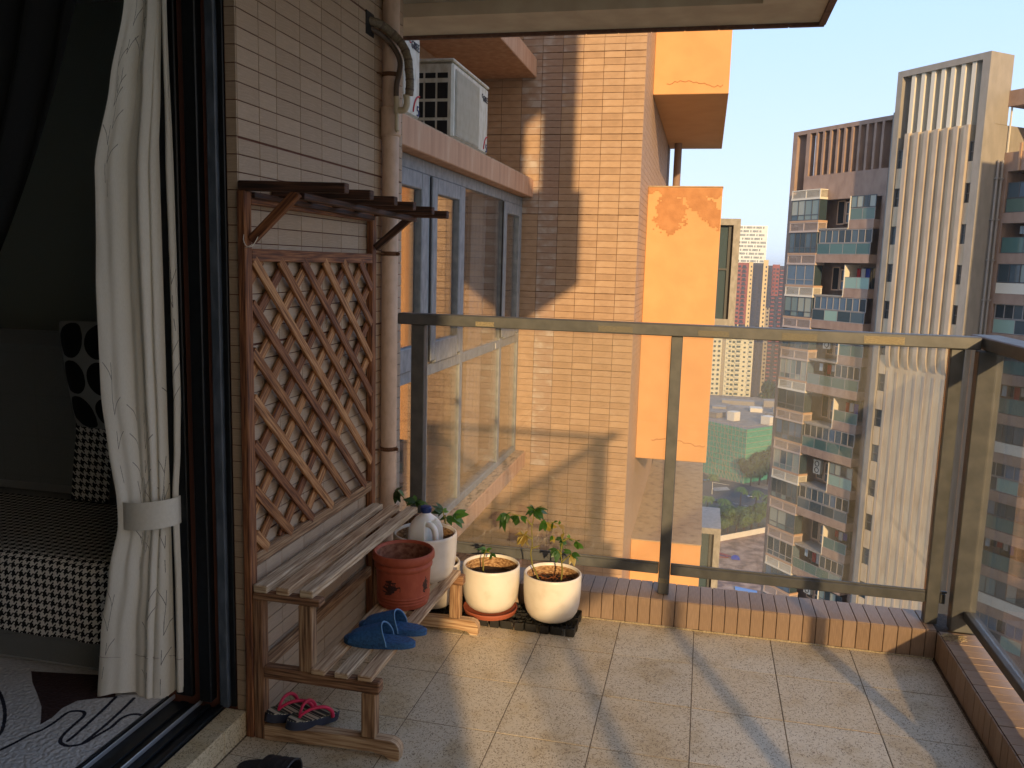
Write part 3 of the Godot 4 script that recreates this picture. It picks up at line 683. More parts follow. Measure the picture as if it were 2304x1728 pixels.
func build_door():
	var d := thing("sliding_door", "dark metal frame and floor track of the open sliding door", "door", Vector3(-1.48, 0.08, -2.2))
	var j := Vector3(-1.6, 0.084, -2.30)
	block(d, "jamb", j, Vector3(-1.352, 2.45, -2.222), m.door_metal)
	block(d, "outer_strip", Vector3(-1.402, 0.085, -2.2215), Vector3(-1.372, 2.44, -2.195), m.jamb_metal, 0.003)
	block(d, "outer_strip", Vector3(-1.371, 0.085, -2.2215), Vector3(-1.353, 2.44, -2.207), m.door_metal, 0.002)
	block(d, "stile", Vector3(-1.466, 0.10, -2.2215), Vector3(-1.424, 2.44, -2.185), m.door_metal, 0.003)
	block(d, "stile", Vector3(-1.560, 0.10, -2.2215), Vector3(-1.500, 2.44, -2.20), m.door_metal, 0.003)
	block(d, "brush_strip", Vector3(-1.4800, 0.10, -2.2215), Vector3(-1.4765, 2.44, -2.210), m.brush)
	block(d, "brush_strip", Vector3(-1.5675, 0.10, -2.2215), Vector3(-1.5645, 2.44, -2.214), m.brush)
	block(d, "threshold", Vector3(-1.592, 0.03, -2.2), Vector3(-1.388, 0.078, 1.19), m.door_metal)
	for e in [[-1.592, -1.582, 0.092], [-1.54, -1.512, 0.084], [-1.452, -1.436, 0.087], [-1.412, -1.390, 0.092]]:
		block(d, "track_ridge", Vector3(e[0], 0.0785, -2.2), Vector3(e[1], e[2], 1.19), m.door_metal, 0.002)
	for xx in [-1.5755, -1.4775]:
		block(d, "track_rail", Vector3(xx, 0.0785, -2.215), Vector3(xx + 0.0045, 0.093, 1.19), m.bright_track, 0.0015)
	block(d, "head", Vector3(-1.605, 2.452, -2.3), Vector3(-1.352, 2.56, 1.19), m.door_metal)
	var st := thing("door_sill", "speckled cream stone sill step in front of the sliding door", "sill", Vector3(-1.35, 0, -1.5))
	var z := -2.204
	for len in [0.125, 0.6, 0.6, 0.6, 0.6, 0.6]:
		block(st, "stone", Vector3(-1.3865, 0.002, z), Vector3(-1.3152, 0.081, z + len - 0.002), m.sill_stone, 0.0015)
		z += len
	block(st, "bed", Vector3(-1.60, -0.2, -2.2), Vector3(-1.3875, 0.03, 1.19), m.floor_grout)

func build_room():
	var rm := thing("room", "dark living room shell seen through the open door", "room", Vector3(-3.2, 0, -1.5), "", "structure")
	block(rm, "floor", Vector3(-5.2, -0.1, -3.5), Vector3(-1.593, 0.078, 1.4), m.room_floor)
	block(rm, "ceiling", Vector3(-5.2, 2.60, -3.5), Vector3(-1.606, 2.76, 1.4), m.room_ceiling)
	block(rm, "far_wall", Vector3(-5.2, 0.078, -3.535), Vector3(-1.606, 2.60, -3.5), m.room_wall)
	block(rm, "side_wall", Vector3(-5.3, 0.078, -3.5), Vector3(-5.2, 2.60, 1.4), m.room_wall)
	block(rm, "near_wall", Vector3(-5.2, 0.078, 1.2), Vector3(-1.606, 2.60, 1.3), m.room_wall)
	block(rm, "door_side_wall", Vector3(-1.70, 0.078, -3.5), Vector3(-1.606, 2.60, -2.31), m.room_wall)
	# rug with hand-drawn line
	var at := Vector2(-2.702, -2.29); var span := Vector2(1.106, 1.106)
	var img := Image.create(1024, 1024, false, Image.FORMAT_RGB8)
	var nz := noise(0.05, 4, FastNoiseLite.TYPE_SIMPLEX_SMOOTH, 7)
	for y in 1024:
		for x in 1024:
			var k := 0.5 + 0.5 * nz.get_noise_2d(x, y * 2.0) + 0.12 * (rng.randf() - 0.5)
			img.set_pixel(x, y, Color(0.72, 0.705, 0.685).lerp(Color(0.85, 0.84, 0.825), clampf(k, 0, 1)))
	var px := func(a): return (Vector2(a[0], a[1]) - at) / span * 1024.0
	var poly := PackedVector2Array(RUG_BROWN.map(px))
	var lo := poly[0]; var hi := poly[0]
	for p in poly: lo = lo.min(p); hi = hi.max(p)
	for y in range(maxi(int(lo.y), 0), mini(int(hi.y) + 1, 1024)):
		for x in range(maxi(int(lo.x), 0), mini(int(hi.x) + 1, 1024)):
			if Geometry2D.is_point_in_polygon(Vector2(x, y), poly):
				var k := 0.5 + 0.5 * nz.get_noise_2d(x, y * 2.0)
				img.set_pixel(x, y, Color(0.20, 0.12, 0.11).lerp(Color(0.26, 0.165, 0.15), k))
	for line in RUG_LINES: stamp(img, smooth_line(line.map(px)), 4.6, Color(0.10, 0.105, 0.16))
	var rug := thing("rug", "cream shaggy rug with navy line drawing and a dark brown shape", "rug", Vector3(-2.4, 0.08, -1.5))
	var rs := Shape.new()
	rs.quad([Vector3(at.x, 0.090, at.y), Vector3(at.x + span.x, 0.090, at.y), Vector3(at.x + span.x, 0.090, at.y + span.y), Vector3(at.x, 0.090, at.y + span.y)], Vector3.UP, [Vector2(0, 0), Vector2(1, 0), Vector2(1, 1), Vector2(0, 1)])
	var rmat := image_mat(img, 0.98)
	rmat.heightmap_enabled = true
	rmat.heightmap_texture = noise_tex(noise(0.12, 3, FastNoiseLite.TYPE_SIMPLEX_SMOOTH, 8), [], [])
	rmat.heightmap_scale = 0.5
	part(rug, "pile", rs, rmat)
	block(rug, "backing", Vector3(at.x, 0.0795, at.y), Vector3(at.x + span.x, 0.0895, at.y + span.y), m.sofa)
	# sofa
	var so := thing("sofa", "dark grey fabric sofa inside the room", "sofa", Vector3(-2.7, 0.09, -2.6))
	block(so, "base", Vector3(-3.9, 0.0915, -3.35), Vector3(-1.76, 0.30, -2.262), m.sofa, 0.02)
	block(so, "seat", Vector3(-3.88, 0.301, -3.0), Vector3(-1.77, 0.478, -2.258), m.sofa, 0.035)
	block(so, "back", Vector3(-3.9, 0.301, -3.35), Vector3(-1.76, 1.08, -2.95), m.sofa, 0.06)
	block(so, "back_cushion", Vector3(-2.95, 0.50, -2.95), Vector3(-1.78, 1.16, -2.80), m.sofa, 0.05)
	var th := thing("throw_blanket", "black and white houndstooth throw hanging over the sofa seat", "blanket", Vector3(-2.4, 0.48, -2.3))
	var rows := []
	var ripple := noise(0.9, 3, FastNoiseLite.TYPE_SIMPLEX_SMOOTH, 17)
	for i in 27:
		var line := []
		for j in 61:
			var xx := -3.2 + 1.425 * j / 60.0
			var s := i / 26.0 * 0.86
			var q := Vector3(xx, 0.486, -2.82 + s)
			if s > 0.54:
				var e := (s - 0.54) / 0.045
				q = Vector3(xx, 0.486 - 0.03 * (1.0 - cos(minf(e, 1.5708))), -2.28 + 0.03 * sin(minf(e, 1.5708))) if e < 1.5708 else Vector3(xx, 0.456 - (s - 0.54 - 0.0707), -2.25)
				q.z += 0.010 * maxf(0.0, ripple.get_noise_2d(xx * 7.0, 0.3)) * clampf(e, 0, 3) / 1.5
				if i == 26: q.y += 0.010 * ripple.get_noise_2d(xx * 4.0, 9.0)
			q.y += 0.0035 * ripple.get_noise_2d(xx * 6.0, s * 6.0)
			line.append(q)
		rows.append(line)
	var ts := Shape.new()
	ts.sheet(rows, false, Vector2(1.425, 0.86) * 34.0)
	part(th, "cloth", ts, m.hound)
	var th2 := thing("throw_blanket", "folded houndstooth strip leaning on the sofa back", "blanket", Vector3(-2.42, 0.5, -2.8))
	var s2 := Shape.new()
	rows = []
	for i in 13:
		var line := []
		for j in 9: line.append(Vector3(-2.42 + 0.17 * j / 8.0 + 0.08 * i / 12.0, 0.50 + 0.62 * i / 12.0, -2.786 + 0.006 * ripple.get_noise_2d(j * 0.8, i * 0.6)))
		rows.append(line)
	s2.sheet(rows, false, Vector2(0.16, 0.62) * 34.0, 0.006)
	part(th2, "cloth", s2, m.hound)
	# patterned cushion
	var cu := thing("cushion", "pale cushion printed with large dark rounds on the sofa back", "cushion", Vector3(-2.36, 1.0, -2.76))
	var ci := Image.create(256, 256, false, Image.FORMAT_RGB8)
	for y in 256:
		for x in 256:
			var c := Vector2(posmod(x, 86) - 43, posmod(y, 86) - 43)
			ci.set_pixel(x, y, Color(0.05, 0.05, 0.055) if c.length() < 40.0 else Color(0.62, 0.62, 0.60))
	var cs := Shape.new()
	var front := []
	for i in 13:
		var line := []
		for j in 13:
			var a := j / 12.0 * 2.0 - 1.0; var b := i / 12.0 * 2.0 - 1.0
			var puff := pow((1.0 - a * a * 0.98) * (1.0 - b * b * 0.98), 0.5)
			line.append(Vector3(-2.185 + 0.20 * a + 0.03 * b, 1.01 - 0.20 * b, -2.775 + 0.075 * puff))
		front.append(line)
	cs.sheet(front, false, Vector2(1, 1), 0.01)
	part(cu, "cover", cs, image_mat(ci, 0.95))
	# dark drape pulled aside across the room
	var dr := thing("drape", "dark sheer drape swept aside inside the room", "drape", Vector3(-2.2, 1.6, -2.1))
	var ds := Shape.new()
	rows = []
	for i in 25:
		var line := []
		var f := i / 24.0
		for j in 33:
			var g := j / 32.0
			var top := Vector3(-1.66 - 0.46 * g, 2.45, -2.12 + 0.30 * g)
			var low := Vector3(-2.30 - 0.20 * g, 0.95, -2.06 + 0.34 * g)
			var q := top.lerp(low, f) + Vector3(0.10 * sin(f * PI), 0, 0)
			q.z += 0.022 * sin(g * 34.0 + f * 3.0)
			line.append(q)
		rows.append(line)
	ds.sheet(rows, false)
	part(dr, "cloth", ds, m.drape)
	build_curtain()

func build_curtain():
	var cu := thing("curtain", "white linen curtain with twig print tied back at the door", "curtain", Vector3(-1.62, 0.09, -2.16))
	var keys := [[2.46, -1.60, -1.512], [2.17, -1.605, -1.515], [1.95, -1.66, -1.512], [1.72, -1.722, -1.510], [1.40, -1.734, -1.508], [1.06, -1.732, -1.507], [0.90, -1.716, -1.515], [0.74, -1.695, -1.528], [0.66, -1.694, -1.529], [0.50, -1.735, -1.526], [0.30, -1.775, -1.527], [0.09, -1.797, -1.530]]
	var edge := func(y: float) -> Vector2:
		for k in keys.size() - 1:
			if y <= keys[k][0] and y >= keys[k + 1][0]:
				var f: float = (keys[k][0] - y) / (keys[k][0] - keys[k + 1][0])
				f = f * f * (3.0 - 2.0 * f) * 0.5 + f * 0.5
				return Vector2(lerpf(keys[k][1], keys[k + 1][1], f), lerpf(keys[k][2], keys[k + 1][2], f))
		return Vector2(keys[-1][1], keys[-1][2])
	var rows := []
	var wob := noise(0.6, 3, FastNoiseLite.TYPE_SIMPLEX_SMOOTH, 23)
	for i in 90:
		var y := lerpf(2.46, 0.09, i / 89.0)
		var e: Vector2 = edge.call(y)
		var tied := clampf(1.0 - absf(y - 0.70) / 0.5, 0.0, 1.0)
		var line := []
		for j in 97:
			var s := j / 96.0
			# broad folds near the lit edge, tighter ones towards the jamb
			var ph := s * 3.1 + 1.15 * s * s * 2.6
			var fold := sin(ph * TAU * 0.36 + 0.7 + 0.25 * y) * (0.013 - 0.005 * tied) + 0.0032 * sin(ph * TAU * 1.1 + y * 1.3) - 0.012 * exp(-pow((s - 0.62 - 0.02 * y) / 0.03, 2.0)) - 0.010 * exp(-pow((s - 0.85) / 0.03, 2.0))
			var q := Vector3(lerpf(e.x, e.y, s), y, -2.15 - 0.055 * s + fold + 0.006 * wob.get_noise_2d(s * 4.0, y * 2.0))
			if i == 89: q.y += 0.014 * sin(s * 7.0) + 0.045 * maxf(0.0, s - 0.7) / 0.3
			line.append(q)
		rows.append(line)
	var img := Image.create(512, 2048, false, Image.FORMAT_RGB8)
	var nz := noise(0.06, 3, FastNoiseLite.TYPE_SIMPLEX_SMOOTH, 29)
	for y in 2048:
		for x in 512:
			var k := 0.5 + 0.4 * nz.get_noise_2d(x * 3.0, y) + 0.14 * (rng.randf() - 0.5)
			img.set_pixel(x, y, Color(0.86, 0.85, 0.80).lerp(Color(0.92, 0.91, 0.87), clampf(k, 0, 1)))
	for t in 22:
		var p := Vector2(rng.randf_range(20, 490), rng.randf_range(40, 2000))
		var a := PI / 2 + rng.randf_range(-0.12, 0.12)
		var len := rng.randf_range(120, 330)
		var line := [p]
		for s in 7: line.append(line[-1] + Vector2(cos(a + rng.randf_range(-0.1, 0.1)), sin(a)) * len / 7.0)
		for k in range(0, 7, 2): stamp(img, [line[k], line[k + 1]], 1.15, Color(0.42, 0.41, 0.39))
		stamp(img, [line[1], line[2], line[3]], 0.9, Color(0.45, 0.44, 0.42))
		for b in 3:
			var o: Vector2 = line[1 + b * 2]
			var sd := 1.0 if rng.randf() < 0.5 else -1.0
			stamp(img, smooth_line([o, o + Vector2(sd * 18, -26), o + Vector2(sd * 46, -46)]), 1.0, Color(0.43, 0.42, 0.40))
	var s := Shape.new()
	s.sheet(rows, false, Vector2.ONE, 0.003)
	var cm := image_mat(img, 0.92)
	cm.backlight_enabled = true
	cm.backlight = Color(0.36, 0.36, 0.33)
	part(cu, "cloth", s, cm)
	# second width of cloth behind, nearer the jamb
	var rows2 := []
	for i in 40:
		var y := lerpf(2.46, 0.135, i / 39.0)
		var line := []
		for j in 33:
			var g := j / 32.0
			line.append(Vector3(lerpf(-1.60, -1.508, g), y, -2.235 + 0.016 * sin(g * 15.0 + y * 0.7)))
		rows2.append(line)
	var sb := Shape.new()
	sb.sheet(rows2, false, Vector2(0.5, 1.0), 0.003)
	part(cu, "cloth", sb, cm)
	var band := []
	for i in 5:
		var line := []
		for j in 41:
			var a := TAU * j / 40.0
			line.append(Vector3(-1.612 + 0.094 * cos(a), 0.742 - 0.085 * i / 4.0 + 0.012 * cos(a) * 1.0, -2.185 + 0.062 * sin(a)))
		band.append(line)
	var bs := Shape.new()
	bs.sheet(band, false, Vector2(0.4, 0.04), 0.003)
	part(cu, "tie_band", bs, cm)
	var hem := []
	for k in 97:
		var q: Vector3 = rows[85][k]
		hem.append(q + Vector3(0, 0.03, 0.0035))
	var hs := Shape.new()
	hs.tube(hem, 0.0014, 4)
	part(cu, "hem_seam", hs, m.sheer)

# ---------- trellis bench ----------
func build_bench():
	var b := thing("trellis_bench", "wooden trellis with slatted canopy and two stepped plant shelves against the tiled wall", "plant stand", Vector3(-1.2, 0, -2.7))
	var rw: Array = m.red_wood; var gw: Array = m.grey_wood; var bw: Array = m.brown_wood
	var Z := Vector3(0, 0, 1); var Y := Vector3.UP; var X := Vector3.RIGHT
	# posts of the back frame
	for z in [-2.2135, -3.160]:
		beam(b, "post", Vector3(-1.2985, 0.0, z), Vector3(-1.2985, 1.664, z), 0.038, 0.026, X, rw[1], 0.003)
		beam(b, "post", Vector3(-1.268, 0.0, z - 0.001), Vector3(-1.268, 0.451, z - 0.001), 0.036, 0.033, X, bw[0], 0.003)
	for e in [[1.645, 0.036], [1.483, 0.037], [0.563, 0.038], [0.20, 0.04]]:
		beam(b, "rail", Vector3(-1.297, e[0], -2.2335), Vector3(-1.297, e[0], -3.140), 0.022, e[1], Y, (rw[1] if e[0] > 1 else bw[1]), 0.002)
	# lattice: rear layer rises away, front layer falls away
	var z0 := -2.2335; var z1 := -3.140; var y0 := 0.578; var y1 := 1.470
	for k in range(-8, 8):
		for layer in 2:
			var at := (-2.252 if layer == 0 else -2.46) - 0.1555 * k
			var sl := 0.9 if layer == 0 else -0.9
			# clip the line y = 1.465 + sl * (z - at) to the frame
			var za := at + (y0 - 1.465) / sl; var zb := at + (y1 - 1.465) / sl
			var hi := minf(maxf(za, zb), z0); var lo := maxf(minf(za, zb), z1)
			if hi - lo < 0.03: continue
			var x := -1.2905 if layer == 0 else -1.3025
			beam(b, "lattice_slat", Vector3(x, 1.465 + sl * (hi - at), hi), Vector3(x, 1.465 + sl * (lo - at), lo), 0.033, 0.010, X, rw[(k + 20 + layer * 2) % 3], 0.0015)
	# canopy
	for k in 6:
		var z := -2.2 - 0.19 * k - 0.017
		var drop := 0.003 * k
		beam(b, "canopy_slat", Vector3(-1.311, 1.678 - drop, z), Vector3(-0.984 + (0.0 if k == 0 else -0.004 * (k % 2)), 1.673 - drop, z), 0.030, 0.028, Y, m.dark_wood, 0.0025)
	beam(b, "canopy_purlin", Vector3(-1.135, 1.652, -2.235), Vector3(-1.135, 1.640, -3.19), 0.028, 0.018, Y, m.dark_wood, 0.002)
	beam(b, "canopy_purlin", Vector3(-1.282, 1.654, -2.235), Vector3(-1.282, 1.640, -3.14), 0.012, 0.016, Y, m.dark_wood, 0.002)
	for z in [-2.2205, -3.155]:
		beam(b, "brace", Vector3(-1.280, 1.525, z), Vector3(-1.135, 1.660 if z > -3 else 1.646, z), 0.022, 0.026, Y, rw[1] if z > -3 else m.dark_wood, 0.002)
	# stepped end frames
	for z in [-2.2135, -3.105]:
		beam(b, "shelf_arm", Vector3(-1.283, 0.462, z), Vector3(-1.063, 0.462, z), 0.036, 0.021 + 0.001, Y, bw[0], 0.003)
		beam(b, "leg", Vector3(-1.111, 0.2405, z), Vector3(-1.111, 0.4505, z), 0.036, 0.044, X, bw[1], 0.003)
		beam(b, "shelf_arm", Vector3(-1.25, 0.2205, z), Vector3(-0.875, 0.2205, z), 0.036, 0.038, Y, bw[0], 0.003)
		beam(b, "leg", Vector3(-0.909, 0.060, z), Vector3(-0.909, 0.2005, z), 0.036, 0.045, X, bw[1], 0.003)
		# foot with a rounded toe
		var s := Shape.new()
		var pts := [Vector2(-1.250, 0.0), Vector2(-1.250, 0.047), Vector2(-1.0, 0.056), Vector2(-0.87, 0.060), Vector2(-0.838, 0.060), Vector2(-0.822, 0.054), Vector2(-0.812, 0.042), Vector2(-0.809, 0.026), Vector2(-0.812, 0.0), Vector2(-0.842, 0.0), Vector2(-0.856, 0.012), Vector2(-0.885, 0.016), Vector2(-0.90, 0.018), Vector2(-1.05, 0.012)]
		for side in [[0.018, 1.0], [-0.018, -1.0]]:
			for t in Geometry2D.triangulate_polygon(PackedVector2Array(pts)).size() / 3:
				var ix := Geometry2D.triangulate_polygon(PackedVector2Array(pts)).slice(t * 3, t * 3 + 3)
				var nn := Vector3(0, 0, side[1])
				s.tri(Vector3(pts[ix[0]].x, pts[ix[0]].y, z + side[0]), Vector3(pts[ix[1]].x, pts[ix[1]].y, z + side[0]), Vector3(pts[ix[2]].x, pts[ix[2]].y, z + side[0]), nn, nn, nn, pts[ix[0]], pts[ix[1]], pts[ix[2]])
		for k in pts.size():
			var p: Vector2 = pts[k]; var q: Vector2 = pts[(k + 1) % pts.size()]
			var d := q - p
			var nn := Vector3(-d.y, d.x, 0).normalized()
			s.quad([Vector3(p.x, p.y, z + 0.018), Vector3(q.x, q.y, z + 0.018), Vector3(q.x, q.y, z - 0.018), Vector3(p.x, p.y, z - 0.018)], nn, [Vector2(p.x + p.y, 0.5), Vector2(q.x + q.y, 0.5), Vector2(q.x + q.y, 0.54), Vector2(p.x + p.y, 0.54)])
		part(b, "foot", s, gw[1])
	for e in [[-1.2585, 0.046, 0], [-1.1855, 0.043, 1], [-1.109, 0.044, 0]]:
		beam(b, "shelf_slat", Vector3(e[0], 0.4855, -2.196 - 0.004 * rng.randf()), Vector3(e[0] + 0.006, 0.4855, -3.128 + 0.006 * rng.randf()), e[1], 0.0245, Y, gw[e[2]], 0.003)
	for e in [[-1.068, 0.045, 1], [-0.9925, 0.045, 0], [-0.9185, 0.046, 1]]:
		beam(b, "shelf_slat", Vector3(e[0], 0.2495, -2.186 - 0.004 * rng.randf()), Vector3(e[0] + 0.005, 0.2495, -3.112 + 0.006 * rng.randf()), e[1], 0.0180, Y, gw[e[2]], 0.003)
	# loop of white string on the near brace, a knot of thread on the lattice
	var st := Shape.new()
	st.tube(smooth_line([Vector3(-1.290, 1.545, -2.197), Vector3(-1.288, 1.524, -2.190), Vector3(-1.279, 1.508, -2.190), Vector3(-1.266, 1.507, -2.194), Vector3(-1.258, 1.519, -2.200), Vector3(-1.252, 1.535, -2.206)]), 0.0011, 5)
	st.tube(smooth_line([Vector3(-1.284, 1.503, -2.190), Vector3(-1.272, 1.506, -2.188), Vector3(-1.263, 1.512, -2.192)]), 0.0009, 5)
	part(thing("string_loop", "thin white string looped round the near canopy brace", "string", Vector3(-1.27, 1.52, -2.19)), "string", st, m.string_white)
	var kn := Shape.new()
	kn.tube(smooth_line([Vector3(-1.282, 1.255, -2.705), Vector3(-1.278, 1.262, -2.712), Vector3(-1.280, 1.268, -2.722), Vector3(-1.279, 1.262, -2.735)]), 0.0012, 5)
	kn.tube(smooth_line([Vector3(-1.281, 1.262, -2.714), Vector3(-1.278, 1.250, -2.710), Vector3(-1.281, 1.240, -2.712)]), 0.0012, 5)
	part(thing("string_knot", "short knot of yellowed thread tied to the lattice", "string", Vector3(-1.28, 1.255, -2.715)), "string", kn, m.glue)

func build_pipes():
	var p := thing("downpipe", "beige vertical drain pipe beside the trellis", "pipe", Vector3(-1.276, 0, -3.3))
	var s := Shape.new()
	s.tube([Vector3(-1.276, 0.0, -3.3), Vector3(-1.276, 2.62, -3.3)], 0.034, 28)
	part(p, "tube", s, m.pipe)
	s = Shape.new()
	s.lathe([Vector2(0.034, 1.972), Vector2(0.040, 1.974), Vector2(0.041, 1.982), Vector2(0.041, 2.080), Vector2(0.040, 2.084), Vector2(0.034, 2.086)], 28, Vector3(-1.276, 0, -3.3))
	part(p, "coupling", s, m.pipe)
	for y in [2.21, 1.505, 0.688]:
		s = Shape.new()
		s.lathe([Vector2(0.0335, y - 0.009), Vector2(0.0365, y - 0.008), Vector2(0.0365, y + 0.008), Vector2(0.0335, y + 0.009)], 24, Vector3(-1.276, 0, -3.3))
		s.box(Vector3(-1.236, y, -3.287), Vector3(0.016, 0.013, 0.010), 0.002)
		s.tube([Vector3(-1.318, y, -3.245), Vector3(-1.300, y, -3.262), Vector3(-1.285, y, -3.270)], 0.0035, 6)
		part(p, "clamp", s, m.rust)
	var h := thing("hose_bundle", "taped air conditioner hoses bending out of a hole high in the wall", "hose", Vector3(-1.25, 2.1, -3.25))
	s = Shape.new()
	s.tube(smooth_line([Vector3(-1.33, 2.385, -3.165), Vector3(-1.285, 2.379, -3.20), Vector3(-1.242, 2.347, -3.24), Vector3(-1.208, 2.308, -3.25), Vector3(-1.188, 2.262, -3.25), Vector3(-1.182, 2.215, -3.25), Vector3(-1.178, 2.165, -3.25), Vector3(-1.181, 2.122, -3.25)]), 0.0165, 12)
	part(h, "thick_hose", s, m.hose_tape)
	var line := smooth_line([Vector3(-1.285, 2.379, -3.20), Vector3(-1.242, 2.347, -3.24), Vector3(-1.208, 2.308, -3.25), Vector3(-1.188, 2.262, -3.25), Vector3(-1.182, 2.215, -3.25), Vector3(-1.178, 2.165, -3.25), Vector3(-1.181, 2.122, -3.25)])
	for k in range(2, line.size() - 1, 6):
		var wrap := Shape.new()
		wrap.tube([line[k - 1], line[k]], 0.0176, 12, false)
		part(h, "tape_wrap", wrap, m.hose_grey)
	s = Shape.new()
	line = smooth_line([Vector3(-1.33, 2.362, -3.172), Vector3(-1.30, 2.352, -3.21), Vector3(-1.268, 2.327, -3.25), Vector3(-1.241, 2.292, -3.262), Vector3(-1.224, 2.250, -3.262), Vector3(-1.227, 2.204, -3.258), Vector3(-1.233, 2.165, -3.252), Vector3(-1.234, 2.118, -3.25)], 12)
	var rr := []
	for k in line.size(): rr.append(0.0098 + 0.0016 * (k % 2))
	s.tube(line, rr, 10)
	part(h, "drain_hose", s, m.hose_grey)
	s = Shape.new()
	s.tube([Vector3(-1.232, 2.118, -3.25), Vector3(-1.231, 2.052, -3.25)], 0.0125, 14)
	s.tube([Vector3(-1.231, 2.052, -3.25), Vector3(-1.232, 1.99, -3.25), Vector3(-1.226, 1.984, -3.25)], 0.0085, 12)
	s.tube(smooth_line([Vector3(-1.192, 2.125, -3.25), Vector3(-1.190, 2.09, -3.25), Vector3(-1.200, 2.068, -3.25), Vector3(-1.222, 2.066, -3.25)]), 0.013, 14)
	part(h, "elbow_joint", s, m.elbow)
	s = Shape.new()
	s.box(Vector3(-1.3135, 2.372, -3.17), Vector3(0.004, 0.085, 0.075))
	part(h, "wall_hole", s, m.black_iron)

# ---------- pots, plants, shoes ----------
func white_pot(label: String, at: Vector3, r: float, h: float, soil_y: float) -> Node3D:
	var p := thing("plant_pot", label, "pot", at, "white glazed plant pots")
	var k := r / 0.12
	var s := Shape.new()
	s.lathe([Vector2(0.0, 0.0), Vector2(0.062 * k, 0.0), Vector2(0.066 * k, 0.004), Vector2(0.080 * k, 0.008), Vector2(0.096 * k, 0.020), Vector2(0.108 * k, 0.040), Vector2(0.115 * k, 0.068), Vector2(0.1185 * k, 0.105), Vector2(r, 0.15), Vector2(r, h - 0.010), Vector2(r - 0.001, h - 0.003), Vector2(r - 0.005, h), Vector2(r - 0.009, h - 0.003), Vector2(r - 0.011, h - 0.012)], 56, at)
	part(p, "body", s, m.white_glaze)
	s = Shape.new()
	s.lathe([Vector2(r - 0.011, h - 0.012), Vector2(r - 0.012, h - 0.05), Vector2(r - 0.016, soil_y - 0.02)], 48, at)
	part(p, "inner_wall", s, m.inside_stain)
	s = Shape.new()
	var nz := noise(18.0, 3, FastNoiseLite.TYPE_SIMPLEX_SMOOTH, int(at.x * 100))
	var rows := []
	for i in 9:
		var line := []
		for j in 28:
			var a := TAU * j / 28.0
			var q: float = (r - 0.013) * i / 8.0
			line.append(at + Vector3(q * cos(a), soil_y + 0.006 * nz.get_noise_2d(q * cos(a), q * sin(a)), q * sin(a)))
		rows.append(line)
	s.sheet(rows, true)
	part(p, "soil", s, m.soil)
	return p

func leaf_mesh(kind: int) -> Mesh:
	var key := "leaf%d" % kind
	if cache.has(key): return cache[key]
	# a pointed leaf along +x, one unit long, folded at the midrib and drooping to its tip
	var rows := []
	for i in 7:
		var f := i / 6.0
		var w := 0.21 * sin(PI * pow(f, 0.75)) + 0.004
		var y := -0.16 * f * f * (1.0 + 0.6 * kind)
		rows.append([Vector3(f, y + 0.22 * w, -w), Vector3(f, y, 0), Vector3(f, y + 0.22 * w, w)])
	var s := Shape.new()
	s.sheet(rows)
	cache[key] = s.mesh()
	return cache[key]

func plant(called: String, label: String, data: Dictionary, at: Vector3) -> Node3D:
	var p := thing(called, label, "plant", at)
	for line in data.stems:
		var s := Shape.new()
		var pts := smooth_line(line, 5)
		for k in pts.size(): pts[k] += Vector3(0, 0, 0.004 * sin(k * 1.3))
		var rr := []
		for k in pts.size(): rr.append(lerpf(0.0036, 0.0014, float(k) / pts.size()))
		s.tube(pts, rr, 7)
		part(p, "stem", s, m.stem)
	for e in data.leaves:
		var d: Vector3 = e[1] - e[0]
		var len := maxf(d.length() * 1.12, 0.02)
		var x := d.normalized()
		var up := (Vector3.UP + Vector3(rng.randf_range(-0.7, 0.7), 0.3, rng.randf_range(0.0, 1.0))).normalized()
		var y := (up - x * up.dot(x)).normalized()
		var wide := rng.randf_range(1.0, 1.5)
		put(p, "leaf", leaf_mesh(rng.randi() % 2), m.leaf[e[2]], Transform3D(Basis(x * len, y * len, x.cross(y) * len * wide), e[0]))
		var tw := Basis(y, rng.randf_range(0.5, 0.9) * (1.0 if rng.randf() < 0.5 else -1.0))
		var l2 := len * rng.randf_range(0.6, 0.85)
		var from: Vector3 = e[0] + d * 0.18
		put(p, "leaf", leaf_mesh(1), m.leaf[e[2]], Transform3D(tw * Basis(x * l2, y * l2, x.cross(y) * l2 * wide), from))
	return p

